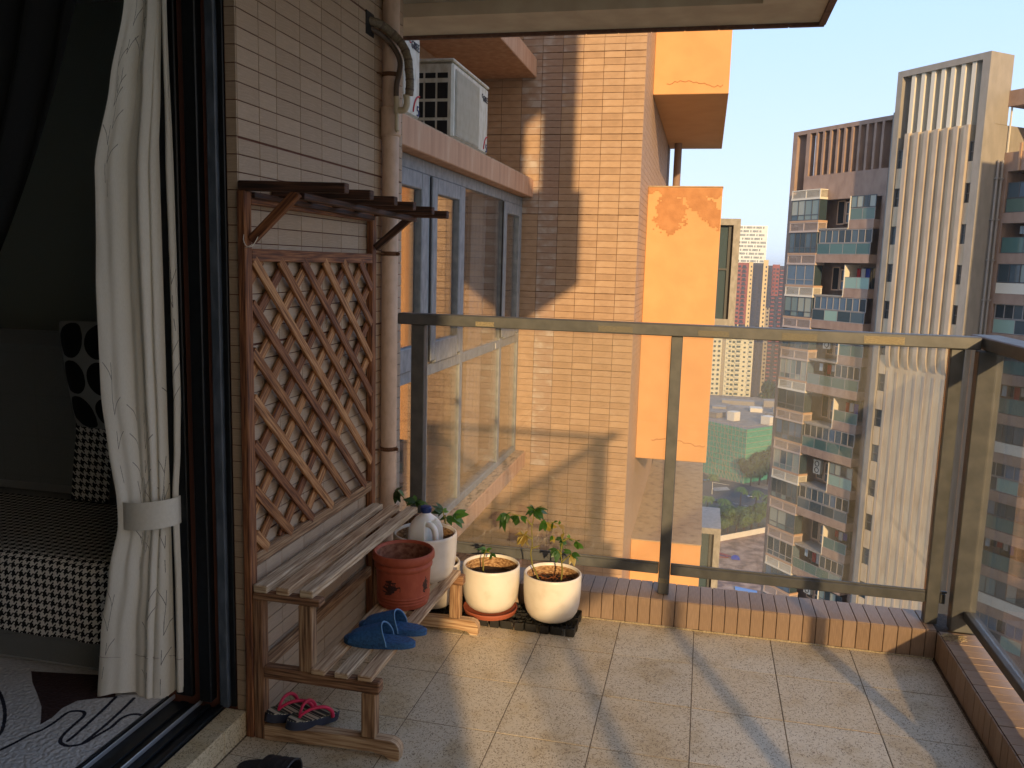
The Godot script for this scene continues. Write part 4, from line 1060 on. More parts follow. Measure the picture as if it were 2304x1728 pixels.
func build_pots():
	var mt := thing("drain_mat", "black plastic drainage grid mat under the white pots", "mat", Vector3(-0.8, 0, -3.28))
	var s := Shape.new()
	for row in 2:
		for col in 7:
			# one open cell: skirt with gaps, cross webs and a ring
			var c := Vector3(-0.483 - 0.104 * col, 0, -3.2295 - 0.102 * row)
			for q in 4:
				var b := Basis(Vector3.UP, q * PI / 2)
				s.box(c + b * Vector3(0.029, 0.0165, 0.0495), Vector3(0.034, 0.033, 0.003), 0.0, Vector2.ZERO, b)
				s.box(c + b * Vector3(-0.024, 0.0165, 0.0465), Vector3(0.044, 0.033, 0.003), 0.0, Vector2.ZERO, b)
				s.box(c + b * Vector3(0.003, 0.0165, 0.048), Vector3(0.003, 0.033, 0.006), 0.0, Vector2.ZERO, b)
				s.box(c + b * Vector3(0.017, 0.027, 0.025), Vector3(0.0025, 0.010, 0.046), 0.0, Vector2.ZERO, b)
				s.box(c + b * Vector3(0.034, 0.027, 0.017), Vector3(0.028, 0.010, 0.0025), 0.0, Vector2.ZERO, b * Basis(Vector3.UP, 0.6))
			for k in 20:
				var a := TAU * k / 20.0
				s.box(c + Vector3(0.030 * cos(a), 0.0275, 0.030 * sin(a)), Vector3(0.0026, 0.011, 0.0100), 0.0, Vector2.ZERO, Basis(Vector3.UP, -a))
	part(mt, "grid", s, m.mat_black)

	var tall := white_pot("round white glazed pot with a tall branching seedling, at the right on the mat", Vector3(-0.545, 0.034, -3.268), 0.1185, 0.197, 0.150)
	var mid := white_pot("round white glazed pot on an orange saucer with a tiny seedling", Vector3(-0.803, 0.0505, -3.258), 0.1195, 0.193, 0.140)
	var back := white_pot("white glazed pot on the mat, half hidden behind the bench shelf", Vector3(-1.062, 0.034, -3.262), 0.1185, 0.193, 0.145)
	var big := white_pot("large white glazed pot holding a plastic jug on the lower shelf", Vector3(-1.0, 0.259, -2.980), 0.1225, 0.190, 0.108)
	var sa := thing("pot_saucer", "orange clay saucer under the middle white pot", "saucer", Vector3(-0.803, 0.034, -3.258))
	s = Shape.new()
	s.lathe([Vector2(0.0, 0.0), Vector2(0.100, 0.0), Vector2(0.108, 0.004), Vector2(0.113, 0.020), Vector2(0.1135, 0.024), Vector2(0.110, 0.025), Vector2(0.107, 0.022), Vector2(0.104, 0.015), Vector2(0.0, 0.0145)], 48, Vector3(-0.803, 0.0345, -3.258))
	part(sa, "dish", s, m.saucer)
	plant("seedling_plant", "spindly seedling with drooping green leaves and a withered yellow cluster", PLANT_TALL, Vector3(-0.56, 0.19, -3.25))
	plant("seedling_plant", "tiny green seedling standing in the middle pot", PLANT_SEEDLING, Vector3(-0.81, 0.19, -3.25))
	plant("seedling_plant", "leafy plant behind the plastic jug by the drain pipe", PLANT_BEHIND, Vector3(-1.06, 0.18, -3.28))
	var str := Shape.new()
	for k in 70:
		var a := rng.randf() * TAU; var q := 0.085 * sqrt(rng.randf())
		var c := Vector3(-0.545 + q * cos(a), 0.1905 + rng.randf() * 0.006, -3.268 + q * sin(a))
		var d := Vector3(rng.randf_range(-1, 1), rng.randf_range(-0.1, 0.4), rng.randf_range(-1, 1)).normalized() * rng.randf_range(0.008, 0.02)
		str.tube([c - d, c + Vector3(0, 0.004, 0), c + d], 0.0012, 4)
	part(tall, "straw", str, m.straw, "stuff")

	# terracotta pot
	var tp := thing("terracotta_pot", "empty red-brown clay pot with a dark dragon emblem on the lower shelf", "pot", Vector3(-1.0, 0.259, -2.742))
	var at := Vector3(-1.0, 0.259, -2.742)
	s = Shape.new()
	s.lathe([Vector2(0.0, 0.0), Vector2(0.084, 0.0), Vector2(0.0885, 0.004), Vector2(0.0895, 0.012), Vector2(0.0895, 0.0145), Vector2(0.0935, 0.018), Vector2(0.0935, 0.022), Vector2(0.0900, 0.0255), Vector2(0.0945, 0.029), Vector2(0.0945, 0.033), Vector2(0.0910, 0.0365), Vector2(0.0955, 0.040), Vector2(0.0955, 0.044), Vector2(0.0925, 0.048), Vector2(0.095, 0.090), Vector2(0.0975, 0.136), Vector2(0.0980, 0.139), Vector2(0.1025, 0.143), Vector2(0.1040, 0.149), Vector2(0.1025, 0.155), Vector2(0.0985, 0.159), Vector2(0.0985, 0.163), Vector2(0.1060, 0.167), Vector2(0.1105, 0.173), Vector2(0.1112, 0.184), Vector2(0.109, 0.194), Vector2(0.105, 0.198), Vector2(0.100, 0.196), Vector2(0.0965, 0.188)], 64, at)
	var tc := Image.create(1024, 256, false, Image.FORMAT_RGB8)
	var nz := noise(0.03, 5, FastNoiseLite.TYPE_SIMPLEX_SMOOTH, 141)
	for y in 256:
		for x in 1024:
			var k := clampf(0.5 + 0.6 * nz.get_noise_2d(x * 0.6, y) + 0.05 * (rng.randf() - 0.5), 0, 1)
			var col := Color(0.58, 0.255, 0.16).lerp(Color(0.66, 0.325, 0.22), k)
			if rng.randf() < 0.0012: col = col.lightened(0.3)
			tc.set_pixel(x, y, col)
	# printed marks: u runs round the pot, v up its wall (profile run about 0.33 m)
	var ink := Color(0.20, 0.09, 0.065)
	var vv := func(h: float) -> float: return (h / 0.40) * 256.0
	for g in [[0.273, 1.7], [0.04, 0.9], [0.60, 1.5]]:
		var cx: float = g[0] * 1024.0
		for k in 34:
			var a := rng.randf() * TAU
			var p0 := Vector2(cx + 26.0 * g[1] * cos(a) * rng.randf(), vv.call(0.178 + 0.026 * sin(a) * rng.randf()))
			stamp(tc, smooth_line([p0, p0 + Vector2(rng.randf_range(-16, 16) * g[1], rng.randf_range(-5, 5)), p0 + Vector2(rng.randf_range(-22, 22) * g[1], rng.randf_range(-10, 10))], 5), 1.7, ink)
	var tmat := image_mat(tc, 0.68)
	tmat.uv1_scale = Vector3(1, 2.5, 1)
	tmat.texture_repeat = true
	part(tp, "body", s, tmat)
	s = Shape.new()
	s.lathe([Vector2(0.0965, 0.188), Vector2(0.0945, 0.14), Vector2(0.088, 0.02), Vector2(0.0, 0.018)], 48, at)
	part(tp, "inner_wall", s, mottled([Color(0.42, 0.24, 0.18), Color(0.54, 0.36, 0.28), Color(0.60, 0.44, 0.36)], [0.25, 0.5, 0.8], 0.02, Vector3(4, 4, 4), 0.85))

	# milk jug
	var jg := thing("plastic_jug", "white plastic milk jug with a blue cap standing in the large pot", "jug", Vector3(-1.0, 0.367, -2.985))
	var rows := []
	for e in [[0.365, 0.058, 0.050], [0.372, 0.062, 0.053], [0.43, 0.062, 0.053], [0.462, 0.061, 0.052], [0.484, 0.054, 0.047], [0.500, 0.042, 0.038], [0.510, 0.029, 0.028], [0.517, 0.0195, 0.0195], [0.528, 0.0185, 0.0185]]:
		var line := []
		for j in 40:
			var a := TAU * j / 40.0
			var sq: float = lerpf(0.42, 1.0, clampf((e[0] - 0.45) / 0.06, 0.0, 1.0))
			var c := cos(a); var sn := sin(a)
			var p := Vector3(e[1] * signf(c) * pow(absf(c), sq), 0, e[2] * signf(sn) * pow(absf(sn), sq))
			# hollow for the handle at the near right corner
			if e[0] < 0.49 and p.x > 0.006 and p.z > -0.02: p.x = lerpf(p.x, 0.010, 0.92) if p.z > 0.0 else lerpf(p.x, 0.010, 0.92 * (p.z + 0.02) / 0.02)
			line.append(Vector3(-1.0 + p.x, e[0], -2.985 + p.z))
		rows.append(line)
	s = Shape.new()
	s.sheet(rows, true)
	part(jg, "body", s, m.jug)
	s = Shape.new()
	s.tube(smooth_line([Vector3(-0.988, 0.486, -2.955), Vector3(-0.966, 0.484, -2.948), Vector3(-0.951, 0.466, -2.946), Vector3(-0.947, 0.43, -2.946), Vector3(-0.947, 0.39, -2.946), Vector3(-0.948, 0.364, -2.948)]), 0.0118, 14)
	part(jg, "handle", s, m.jug)
	s = Shape.new()
	var cap := [Vector2(0.0205, 0.524), Vector2(0.021, 0.526), Vector2(0.021, 0.544), Vector2(0.0195, 0.5465), Vector2(0.0, 0.547)]
	s.lathe(cap, 30, Vector3(-1.0, 0, -2.985))
	for k in 24:
		var a := TAU * k / 24.0
		s.box(Vector3(-1.0 + 0.0212 * cos(a), 0.534, -2.985 + 0.0212 * sin(a)), Vector3(0.0012, 0.015, 0.0022), 0.0, Vector2.ZERO, Basis(Vector3.UP, -a))
	part(jg, "cap", s, m.jug_cap)

func sole_outline(length: float, toe: float, waist: float, heel: float) -> Array:
	# toe towards -x, heel towards +x, in x and z
	var out := []
	for k in 36:
		var a := TAU * k / 36.0
		var x := -cos(a)
		var w := lerpf(toe, heel, smoothstep(-0.4, 0.6, x))
		w *= 1.0 - (1.0 - waist) * exp(-pow((x - 0.15) / 0.3, 2.0))
		out.append(Vector2(x * length / 2.0, sin(a) * w * (1.0 if absf(x) < 0.6 else 1.06)))
	return out

func blue_slipper(label: String, at: Vector3, turn: float):
	var o := thing("slipper", label, "slipper", at, "pair of blue slippers on the lower shelf")
	o.rotation.y = turn
	var ol := sole_outline(0.236, 0.045, 0.93, 0.038)
	var s := Shape.new()
	s.pad(ol, 0.0, 0.019, 0.004)
	local_part(o, "sole", s, m.slipper)
	var ins := []
	for p in ol: ins.append(p * Vector2(0.93, 0.86))
	s = Shape.new()
	s.pad(ins, 0.0185, 0.0205, 0.0015)
	local_part(o, "insole", s, m.slipper)
	# wide band from near the toe to the instep, higher and flaring towards the heel
	var rows := []
	for i in 11:
		var f := i / 10.0
		var x := lerpf(-0.092, 0.022 , f)
		var h := lerpf(0.022, 0.060, pow(f, 0.75))
		var line := []
		for j in 21:
			var a := PI * j / 20.0
			var back := 0.034 * f * pow(sin(a), 1.2)
			var w := lerpf(0.041, 0.047, f)
			line.append(Vector3(x - back * 0.75 + 0.012 * f, 0.012 + h * pow(sin(a), 0.8), -cos(a) * w))
		rows.append(line)
	s = Shape.new()
	s.sheet(rows, false, Vector2(2, 2), 0.004)
	local_part(o, "strap", s, m.slipper)
	var edge := Shape.new()
	edge.tube(rows[10], 0.0022, 5)
	local_part(o, "strap_edge", edge, m.slipper_edge)

func flip_flop(label: String, at: Vector3, turn: float, tilt: float):
	var o := thing("flip_flop", label, "flip-flop", at, "pair of pink-strapped flip-flops under the bench")
	o.basis = Basis(Vector3.UP, turn) * Basis(Vector3.BACK, tilt)
	var ol := sole_outline(0.215, 0.041, 0.9, 0.034)
	var s := Shape.new()
	s.pad(ol, 0.0, 0.026, 0.003)
	local_part(o, "sole", s, m.navy)
	var ins := []
	for p in ol: ins.append(p * Vector2(0.985, 0.96))
	s = Shape.new()
	s.pad(ins, 0.0255, 0.0275, 0.001)
	local_part(o, "insole", s, m.stripes)
	for sd in [-1.0, 1.0]:
		var st := Shape.new()
		var line := smooth_line([Vector3(-0.062, 0.026, 0.0), Vector3(-0.058, 0.038, sd * 0.004), Vector3(-0.035, 0.056, sd * 0.020), Vector3(0.000, 0.060, sd * 0.034), Vector3(0.030, 0.046, sd * 0.040), Vector3(0.045, 0.024, sd * 0.037)], 6)
		var rr := []
		for k in line.size(): rr.append(lerpf(0.0042, 0.0068, float(k) / line.size()))
		st.tube(line, rr, 8)
		local_part(o, "strap", st, m.pink)

func build_shoes():
	blue_slipper("blue rubber slipper, the nearer of the pair on the lower shelf", Vector3(-0.955, 0.2595, -2.402), 0.10)
	blue_slipper("blue rubber slipper, the farther of the pair by the clay pot", Vector3(-0.950, 0.2595, -2.506), 0.03)
	var img := Image.create(128, 128, false, Image.FORMAT_RGB8)
	img.fill(Color(0.72, 0.69, 0.60))
	var cols := [Color(0.07, 0.07, 0.07), Color(0.72, 0.69, 0.60), Color(0.38, 0.40, 0.34), Color(0.72, 0.69, 0.60), Color(0.09, 0.09, 0.085), Color(0.60, 0.57, 0.48)]
	var x := 0
	while x < 128:
		var w := rng.randi_range(4, 8)
		img.fill_rect(Rect2i(x, 0, w, 128), cols[rng.randi() % 6])
		x += w
	m.stripes = image_mat(img, 0.8)
	m.stripes.uv1_scale = Vector3(6.0, 6.0, 1)
	flip_flop("pink-strapped striped flip-flop, the nearer one with its sole facing out", Vector3(-1.122, 0.037, -2.265), 1.20, -0.25)
	flip_flop("pink-strapped striped flip-flop, the farther one against the bench post", Vector3(-1.200, 0.037, -2.285), 1.12, -0.25)
	var o := thing("sandal", "dark grey slide sandal with a wide grooved strap on the floor", "sandal", Vector3(-1.11, 0.001, -2.015))
	o.rotation.y = -0.10
	var s := Shape.new()
	s.pad(sole_outline(0.26, 0.05, 0.93, 0.042), 0.0, 0.026, 0.005)
	local_part(o, "sole", s, m.sandal)
	var rows := []
	for i in 13:
		var f := i / 12.0
		var line := []
		for j in 21:
			var a := PI * j / 20.0
			line.append(Vector3(lerpf(-0.045, 0.050, f), 0.015 + (lerpf(0.044, 0.056, f) + 0.0022 * sin(f * 26.0)) * pow(sin(a), 0.7), -cos(a) * 0.054))
		rows.append(line)
	s = Shape.new()
	s.sheet(rows, false, Vector2.ONE, 0.005)
	local_part(o, "strap", s, m.sandal)
	var cr := thing("plaster_crumb", "small white crumb lying on the floor by the black mat", "crumb", Vector3(-0.452, 0.0005, -3.145))
	var cs := Shape.new()
	cs.box(Vector3(-0.452, 0.004, -3.145), Vector3(0.009, 0.007, 0.012), 0.0025, Vector2.ZERO, Basis(Vector3.UP, 0.5))
	part(cr, "lump", cs, m.string_white)

# ---------- the building next door ----------
func build_neighbour():
	var b := thing("neighbour_building", "neighbouring tower with brown tiled facade, orange boxes and a grey bay window", "building", Vector3(-1.5, -112, -9))
	block(b, "masonry", Vector3(-2.46, -112, -13.9), Vector3(-0.676, 14, FACADE_Z - 0.006), m.facade_grout)
	# face tiles
	var rest := Shape.new()
	var stain := Shape.new()
	var count := 0
	for r in 100:
		var y0 := 3.94 - 0.0635 * (r + 1)
		var deep := posmod(r - 8, 12) == 11
		for k in 9:
			var x1 := -0.672 - 0.198 * k
			var size := Vector3(0.1945, 0.0555 if deep else 0.0600, 0.006)
			var at := Vector3(x1 - 0.099, y0 + 0.0315 - (0.002 if deep else 0.0), FACADE_Z - 0.003 + rng.randf_range(-0.0012, 0.0012))
			var wet: bool = k == 4 and y0 > -0.6 or k == 5 and y0 > 1.9 and rng.randf() < 0.75 or k == 3 and y0 > 2.95 and rng.randf() < 0.4
			var in_view: bool = y0 < 3.5 and y0 > -1.2 and k <= (4 if y0 < 2.3 and y0 > -0.5 else 4)
			if in_view and count < 300 and not (k == 4 and y0 < 2.1 and r % 2 == 1 and y0 > 0.0):
				count += 1
				put(b, "tile", block_mesh(size, 0.002), m.facade_stained if wet else m.facade_tile[rng.randi() % 4], Transform3D(Basis(), at))
			elif wet: stain.box(at, size, 0.0, Vector2(rng.randf(), rng.randf()))
			else: rest.box(at, size, 0.0, Vector2(rng.randf(), rng.randf()))
	# return face and rear part, seen at a slant
	for r in 100:
		for k in 24:
			var z1 := FACADE_Z - 0.198 * k - 0.002
			rest.box(Vector3(-0.674, 3.94 - 0.0635 * (r + 0.5), z1 - 0.099), Vector3(0.1945, 0.0600, 0.005), 0.0, Vector2(rng.randf(), rng.randf()), Basis(Vector3.UP, PI / 2))
	part(b, "tile_field", rest, m.facade_tile[0], "stuff")
	part(b, "stained_tile_field", stain, m.facade_stained, "stuff")
	# orange render boxes on the corner
	for e in [[3.296, 6.29], [-0.659, 2.335], [-4.61, -1.62]]:
		var o := block(b, "render_box", Vector3(-0.671, e[0], -13.6), Vector3(0.112, e[1], -9.39), m.orange, 0.006)
		block(o, "coping", Vector3(-0.671, e[1] + 0.002, -13.6), Vector3(0.118, e[1] + 0.014, -9.384), m.concrete)
	# repaired patch of render near the top of the middle box
	var patch := Shape.new()
	var ragged := noise(9.0, 4, FastNoiseLite.TYPE_SIMPLEX_SMOOTH, 33)
	var inside := func(x: float, y: float) -> bool:
		var k := 0.35 * ragged.get_noise_2d(x, y) + 0.12 * ragged.get_noise_2d(x * 4.0, y * 4.0)
		var left := 1.0 - Vector2((x + 0.42) / 0.19, (y - 2.07) / 0.25).length()
		var rim := 1.0 - absf(y - 2.31) / 0.09 - (0.5 if x < -0.52 else 0.0)
		var arm := 1.0 - absf((y - 2.26) + 0.85 * (x + 0.22)) / 0.13 - (3.0 if x < -0.24 else 0.0)
		return maxf(left, maxf(rim, arm)) * 0.8 + k > 0.08
	var cell := 0.016
	for gx in 48:
		for gy in 36:
			var x0 := -0.664 + cell * gx; var y0 := 2.328 - cell * (gy + 1)
			if inside.call(x0 + cell / 2, y0 + cell / 2):
				patch.quad([Vector3(x0, y0, -9.3865), Vector3(x0 + cell, y0, -9.3865), Vector3(x0 + cell, y0 + cell, -9.3865), Vector3(x0, y0 + cell, -9.3865)], Vector3.BACK, [Vector2.ZERO, Vector2.ZERO, Vector2.ZERO, Vector2.ZERO])
	part(b, "render_patch", patch, m.orange_patch)
	for e in [[-0.53, 0.05, 3.39], [-0.50, 0.09, -0.46]]:
		var crack := Shape.new()
		var line := []
		for k in 22:
			var f := k / 21.0
			line.append(Vector3(lerpf(e[0], e[1], f), e[2] + 0.03 * sin(f * 5.0) + 0.025 * rng.randf(), -9.3895))
		crack.tube(line, 0.0045, 4)
		part(b, "crack", crack, m.orange_patch)
	var dp := Shape.new()
	dp.tube([Vector3(-0.52, 2.33, -13.0), Vector3(-0.52, 3.30, -13.0)], 0.055, 12)
	part(b, "drain_pipe", dp, m.tower_brown)
	# grey framed bays behind the boxes
	for e in [[0.586, 2.27], [-4.6, -2.79]]:
		var w := Shape.new()
		w.slab(Vector3(-0.66, e[1] - 0.10, -15.2), Vector3(0.475, e[1], -13.92))
		w.slab(Vector3(-0.66, e[0], -15.2), Vector3(0.475, e[0] + 0.10, -13.92))
		w.slab(Vector3(0.37, e[0] + 0.10, -14.06), Vector3(0.475, e[1] - 0.10, -13.92))
		w.slab(Vector3(-0.66, e[0] + 0.10, -15.2), Vector3(0.475, e[1] - 0.10, -15.1))
		var o := part(b, "bay_frame", w, m.frame_grey)
		block(o, "pane", Vector3(-0.66, e[0] + 0.101, -14.04), Vector3(0.30, e[1] - 0.101, -14.03), m.panes[1])
		block(o, "sash", Vector3(0.30, e[0] + 0.101, -14.045), Vector3(0.369, e[1] - 0.101, -14.0), m.tower_frame)
		block(o, "glazing_bar", Vector3(-0.66, lerpf(e[0], e[1], 0.52), -14.03), Vector3(0.30, lerpf(e[0], e[1], 0.52) + 0.03, -14.0), m.tower_frame)
	# bay window wing: slabs, recesses for the air conditioners, glazing
	for e in [[-0.59, -0.436], [2.127, 2.30], [3.262, 3.44], [-1.75, -1.58]]:
		var o := block(b, "ledge", Vector3(-3.6, e[0], FACADE_Z + 0.002), Vector3(-1.717, e[1], -4.5), m.ledge, 0.006)
		block(o, "ledge_top", Vector3(-2.45, e[1] + 0.001, FACADE_Z + 0.003), Vector3(-1.726, e[1] + 0.008, -4.5), m.ledge_top)
	for e in [[2.30, 3.262], [-1.58, -0.59], [3.44, 6.0], [-6.0, -1.75]]:
		block(b, "recess_wall", Vector3(-2.60, e[0] + 0.001, FACADE_Z + 0.004), Vector3(-2.45, e[1] - 0.001, -4.5), m.facade_tile[3])
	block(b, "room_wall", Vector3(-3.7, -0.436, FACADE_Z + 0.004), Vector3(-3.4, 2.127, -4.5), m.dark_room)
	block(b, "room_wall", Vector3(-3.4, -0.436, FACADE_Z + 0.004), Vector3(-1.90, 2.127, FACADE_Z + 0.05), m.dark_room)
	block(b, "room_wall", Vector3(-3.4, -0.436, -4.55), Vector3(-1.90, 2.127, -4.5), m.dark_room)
	var fr: Material = m.frame_blue
	var bay := block(b, "bay_window", Vector3(-1.885, 2.04, FACADE_Z + 0.004), Vector3(-1.822, 2.125, -4.5), fr, 0.003)
	block(bay, "frame", Vector3(-1.885, -0.434, FACADE_Z + 0.004), Vector3(-1.822, -0.375, -4.5), fr, 0.003)
	block(bay, "frame", Vector3(-1.885, 0.70, FACADE_Z + 0.004), Vector3(-1.825, 0.775, -4.5), fr, 0.003)
	for z in [-8.305, -7.575, -6.285, -5.44, -4.75]:
		block(bay, "frame", Vector3(-1.884, -0.374, z), Vector3(-1.823, 2.04, z + (0.06 if z < -8 else 0.075)), fr, 0.003)
	# opening sashes with deep frames
	for e in [[-8.235, -7.51], [-6.20, -5.455], [-5.35, -4.68]]:
		for q in [[e[0], e[0] + 0.115], [e[1] - 0.105, e[1]]]:
			block(bay, "sash", Vector3(-1.858, 0.80, q[0]), Vector3(-1.806, 2.035, q[1]), fr, 0.006)
		for q in [[0.778, 0.93], [1.93, 2.036]]:
			block(bay, "sash", Vector3(-1.857, q[0], e[0] + 0.116), Vector3(-1.807, q[1], e[1] - 0.106), fr, 0.006)
	block(bay, "gap", Vector3(-1.8215, 0.80, -5.456), Vector3(-1.815, 2.03, -5.435), m.black_iron)
	block(bay, "gap", Vector3(-1.8215, 0.80, -7.505), Vector3(-1.815, 2.03, -7.49), m.black_iron)
	var cuts := [-8.245, -7.50, -6.21, -5.365, -4.675]
	for k in 4:
		for yy in [[-0.374, 0.699], [0.776, 2.039]]:
			var z0: float = cuts[k] + (0.0 if k == 0 else 0.0); var z1: float = [-7.576, -6.286, -5.441, -4.751][k]
			block(bay, "pane", Vector3(-1.842, yy[0], z0), Vector3(-1.836, yy[1], z1), m.window_pane)
			block(bay, "pane", Vector3(-1.862, yy[0], z0), Vector3(-1.859, yy[1], z1), m.window_pane)
	var sh := Shape.new()
	for q in [[-7.45, -6.95], [-8.2, -8.0]]:
		var rows := []
		for i in 5:
			var line := []
			for j in 25: line.append(Vector3(-1.98 + 0.025 * sin(j * 1.1 + i * 0.2), 2.05 - 2.4 * i / 4.0, lerpf(q[0], q[1], j / 24.0) + 0.12 * (i / 4.0)))
			rows.append(line)
		sh.sheet(rows)
	part(bay, "sheer_curtain", sh, m.sheer)
	block(bay, "window_latch", Vector3(-1.821, 0.715, -7.35), Vector3(-1.818, 0.762, -7.33), m.string_white)
	# air conditioners
	ac_unit("white outdoor air conditioner with side grilles on the upper ledge", Vector3(-1.755, 2.309, -5.70), 0)
	ac_unit("white outdoor air conditioner, the one nearest our wall on the upper ledge", Vector3(-1.755, 2.309, -4.08), 1)

func lettering(par: Node3D, called: String, words: String, height: float, mat: Material, x: Transform3D):
	var t := TextMesh.new()
	var f := SystemFont.new()
	f.font_names = PackedStringArray(["Droid Sans"])
	t.font = f
	t.text = words
	t.font_size = 64
	t.pixel_size = height / 46.0
	t.depth = 0.004
	put(par, called, t, mat, x)

func ac_unit(label: String, at: Vector3, which: int):
	# at: lower near corner of the long face that looks along +x; it runs away along -z
	var u := thing("air_conditioner", label, "air conditioner", at, "air conditioner units on the ledge next door")
	var L := 0.94; var H := 0.535; var D := 0.31
	var lo := at - Vector3(D, 0, L)
	block(u, "casing", lo + Vector3(0, 0.012, 0), at + Vector3(0, H - 0.022, 0), m.ac_white, 0.016)
	block(u, "lid", lo + Vector3(-0.006, H - 0.021, -0.006), at + Vector3(0.006, H, 0.006), m.ac_white, 0.006)
	# side grille of rounded squares
	for i in 3:
		for j in 4:
			var c := at + Vector3(-0.075 - 0.088 * i, 0.075 + 0.125 * j - (0.025 if j == 3 else 0.0), 0.001)
			var hh := 0.105 if j < 3 else 0.035
			block(u, "vent", c + Vector3(-0.037, -hh / 2, -0.002), c + Vector3(0.037, hh / 2, 0.0015), m.ac_dark, 0.0012)
	# front fan grille of slanting bars
	var g := block(u, "fan_grille", at + Vector3(0.0005, 0.03, -0.66), at + Vector3(0.006, H - 0.06, -0.05), m.ac_grille, 0.002)
	for k in 38:
		block(g, "bar", at + Vector3(0.0065, 0.04, -0.645 + 0.0155 * k), at + Vector3(0.011, H - 0.07, -0.645 + 0.0155 * k + 0.006), m.ac_white)
	var face := Basis(Vector3(0, 0, -1), Vector3(0, 1, 0), Vector3(1, 0, 0))
	lettering(u, "maker_name", "GREE", 0.042, m.grey_print, Transform3D(face, at + Vector3(0.003, H - 0.115, -0.845)))
	var ring := Shape.new()
	var pts := []
	for k in 13:
		var a := 0.6 + 5.0 * k / 12.0
		pts.append(at + Vector3(0.002, H - 0.10 + 0.013 * sin(a), -0.760 - 0.013 * cos(a)))
	ring.tube(pts, 0.003, 5)
	part(u, "maker_mark", ring, m.red_print if which == 1 else m.grey_print)
	var arc := Shape.new()
	pts = []
	for k in 9:
		var a := 0.2 + 1.3 * k / 8.0
		pts.append(at + Vector3(0.002, 0.02 + 0.13 * sin(a), -0.94 + 0.005 + 0.12 * cos(a)))
	arc.tube(pts, 0.006, 5)
	part(u, "red_arc", arc, m.red_print)
	lettering(u, "label_mark", "5", 0.06, m.blue_print, Transform3D(face, at + Vector3(0.003, 0.06, -0.90)))

# ---------- towers across the street ----------
func tower_window(par: Node3D, lo: Vector3, hi: Vector3, nx: int, transom: float, frame: Material, glass: Array, called := "window", gap := 0.05):
	# frame of bars round nx lights and, if transom is set, a lower row; panes are parts of the window
	var s := Shape.new()
	var w := (hi.x - lo.x) / nx
	for k in nx + 1:
		var x := lo.x + w * k
		s.slab(Vector3(x - gap / 2, lo.y, lo.z), Vector3(x + gap / 2, hi.y, hi.z))
	var bars := [lo.y + gap / 2, hi.y - gap / 2]
	if transom > 0.0: bars.append(lo.y + transom)
	for y in bars: s.slab(Vector3(lo.x - gap / 2, y - gap / 2, lo.z - 0.003), Vector3(hi.x + gap / 2, y + gap / 2, hi.z + 0.003))
	var o := local_part(par, called, s, frame)
	var rows := [[lo.y, hi.y]] if transom <= 0.0 else [[lo.y, lo.y + transom], [lo.y + transom, hi.y]]
	for r in rows.size():
		for k in nx:
			var p := Shape.new()
			p.slab(Vector3(lo.x + w * k, rows[r][0], lo.z + 0.01), Vector3(lo.x + w * (k + 1), rows[r][1], lo.z + 0.03))
			local_part(o, "pane", p, glass[rng.randi() % glass.size()])
	return o

func box_part(par: Node3D, called: String, lo: Vector3, hi: Vector3, mat: Material) -> MeshInstance3D:
	var o := MeshInstance3D.new()
	o.name = called
	o.mesh = block_mesh(hi - lo, 0.0)
	o.material_override = mat
	par.add_child(o, true)
	o.position = (lo + hi) / 2.0
	return o

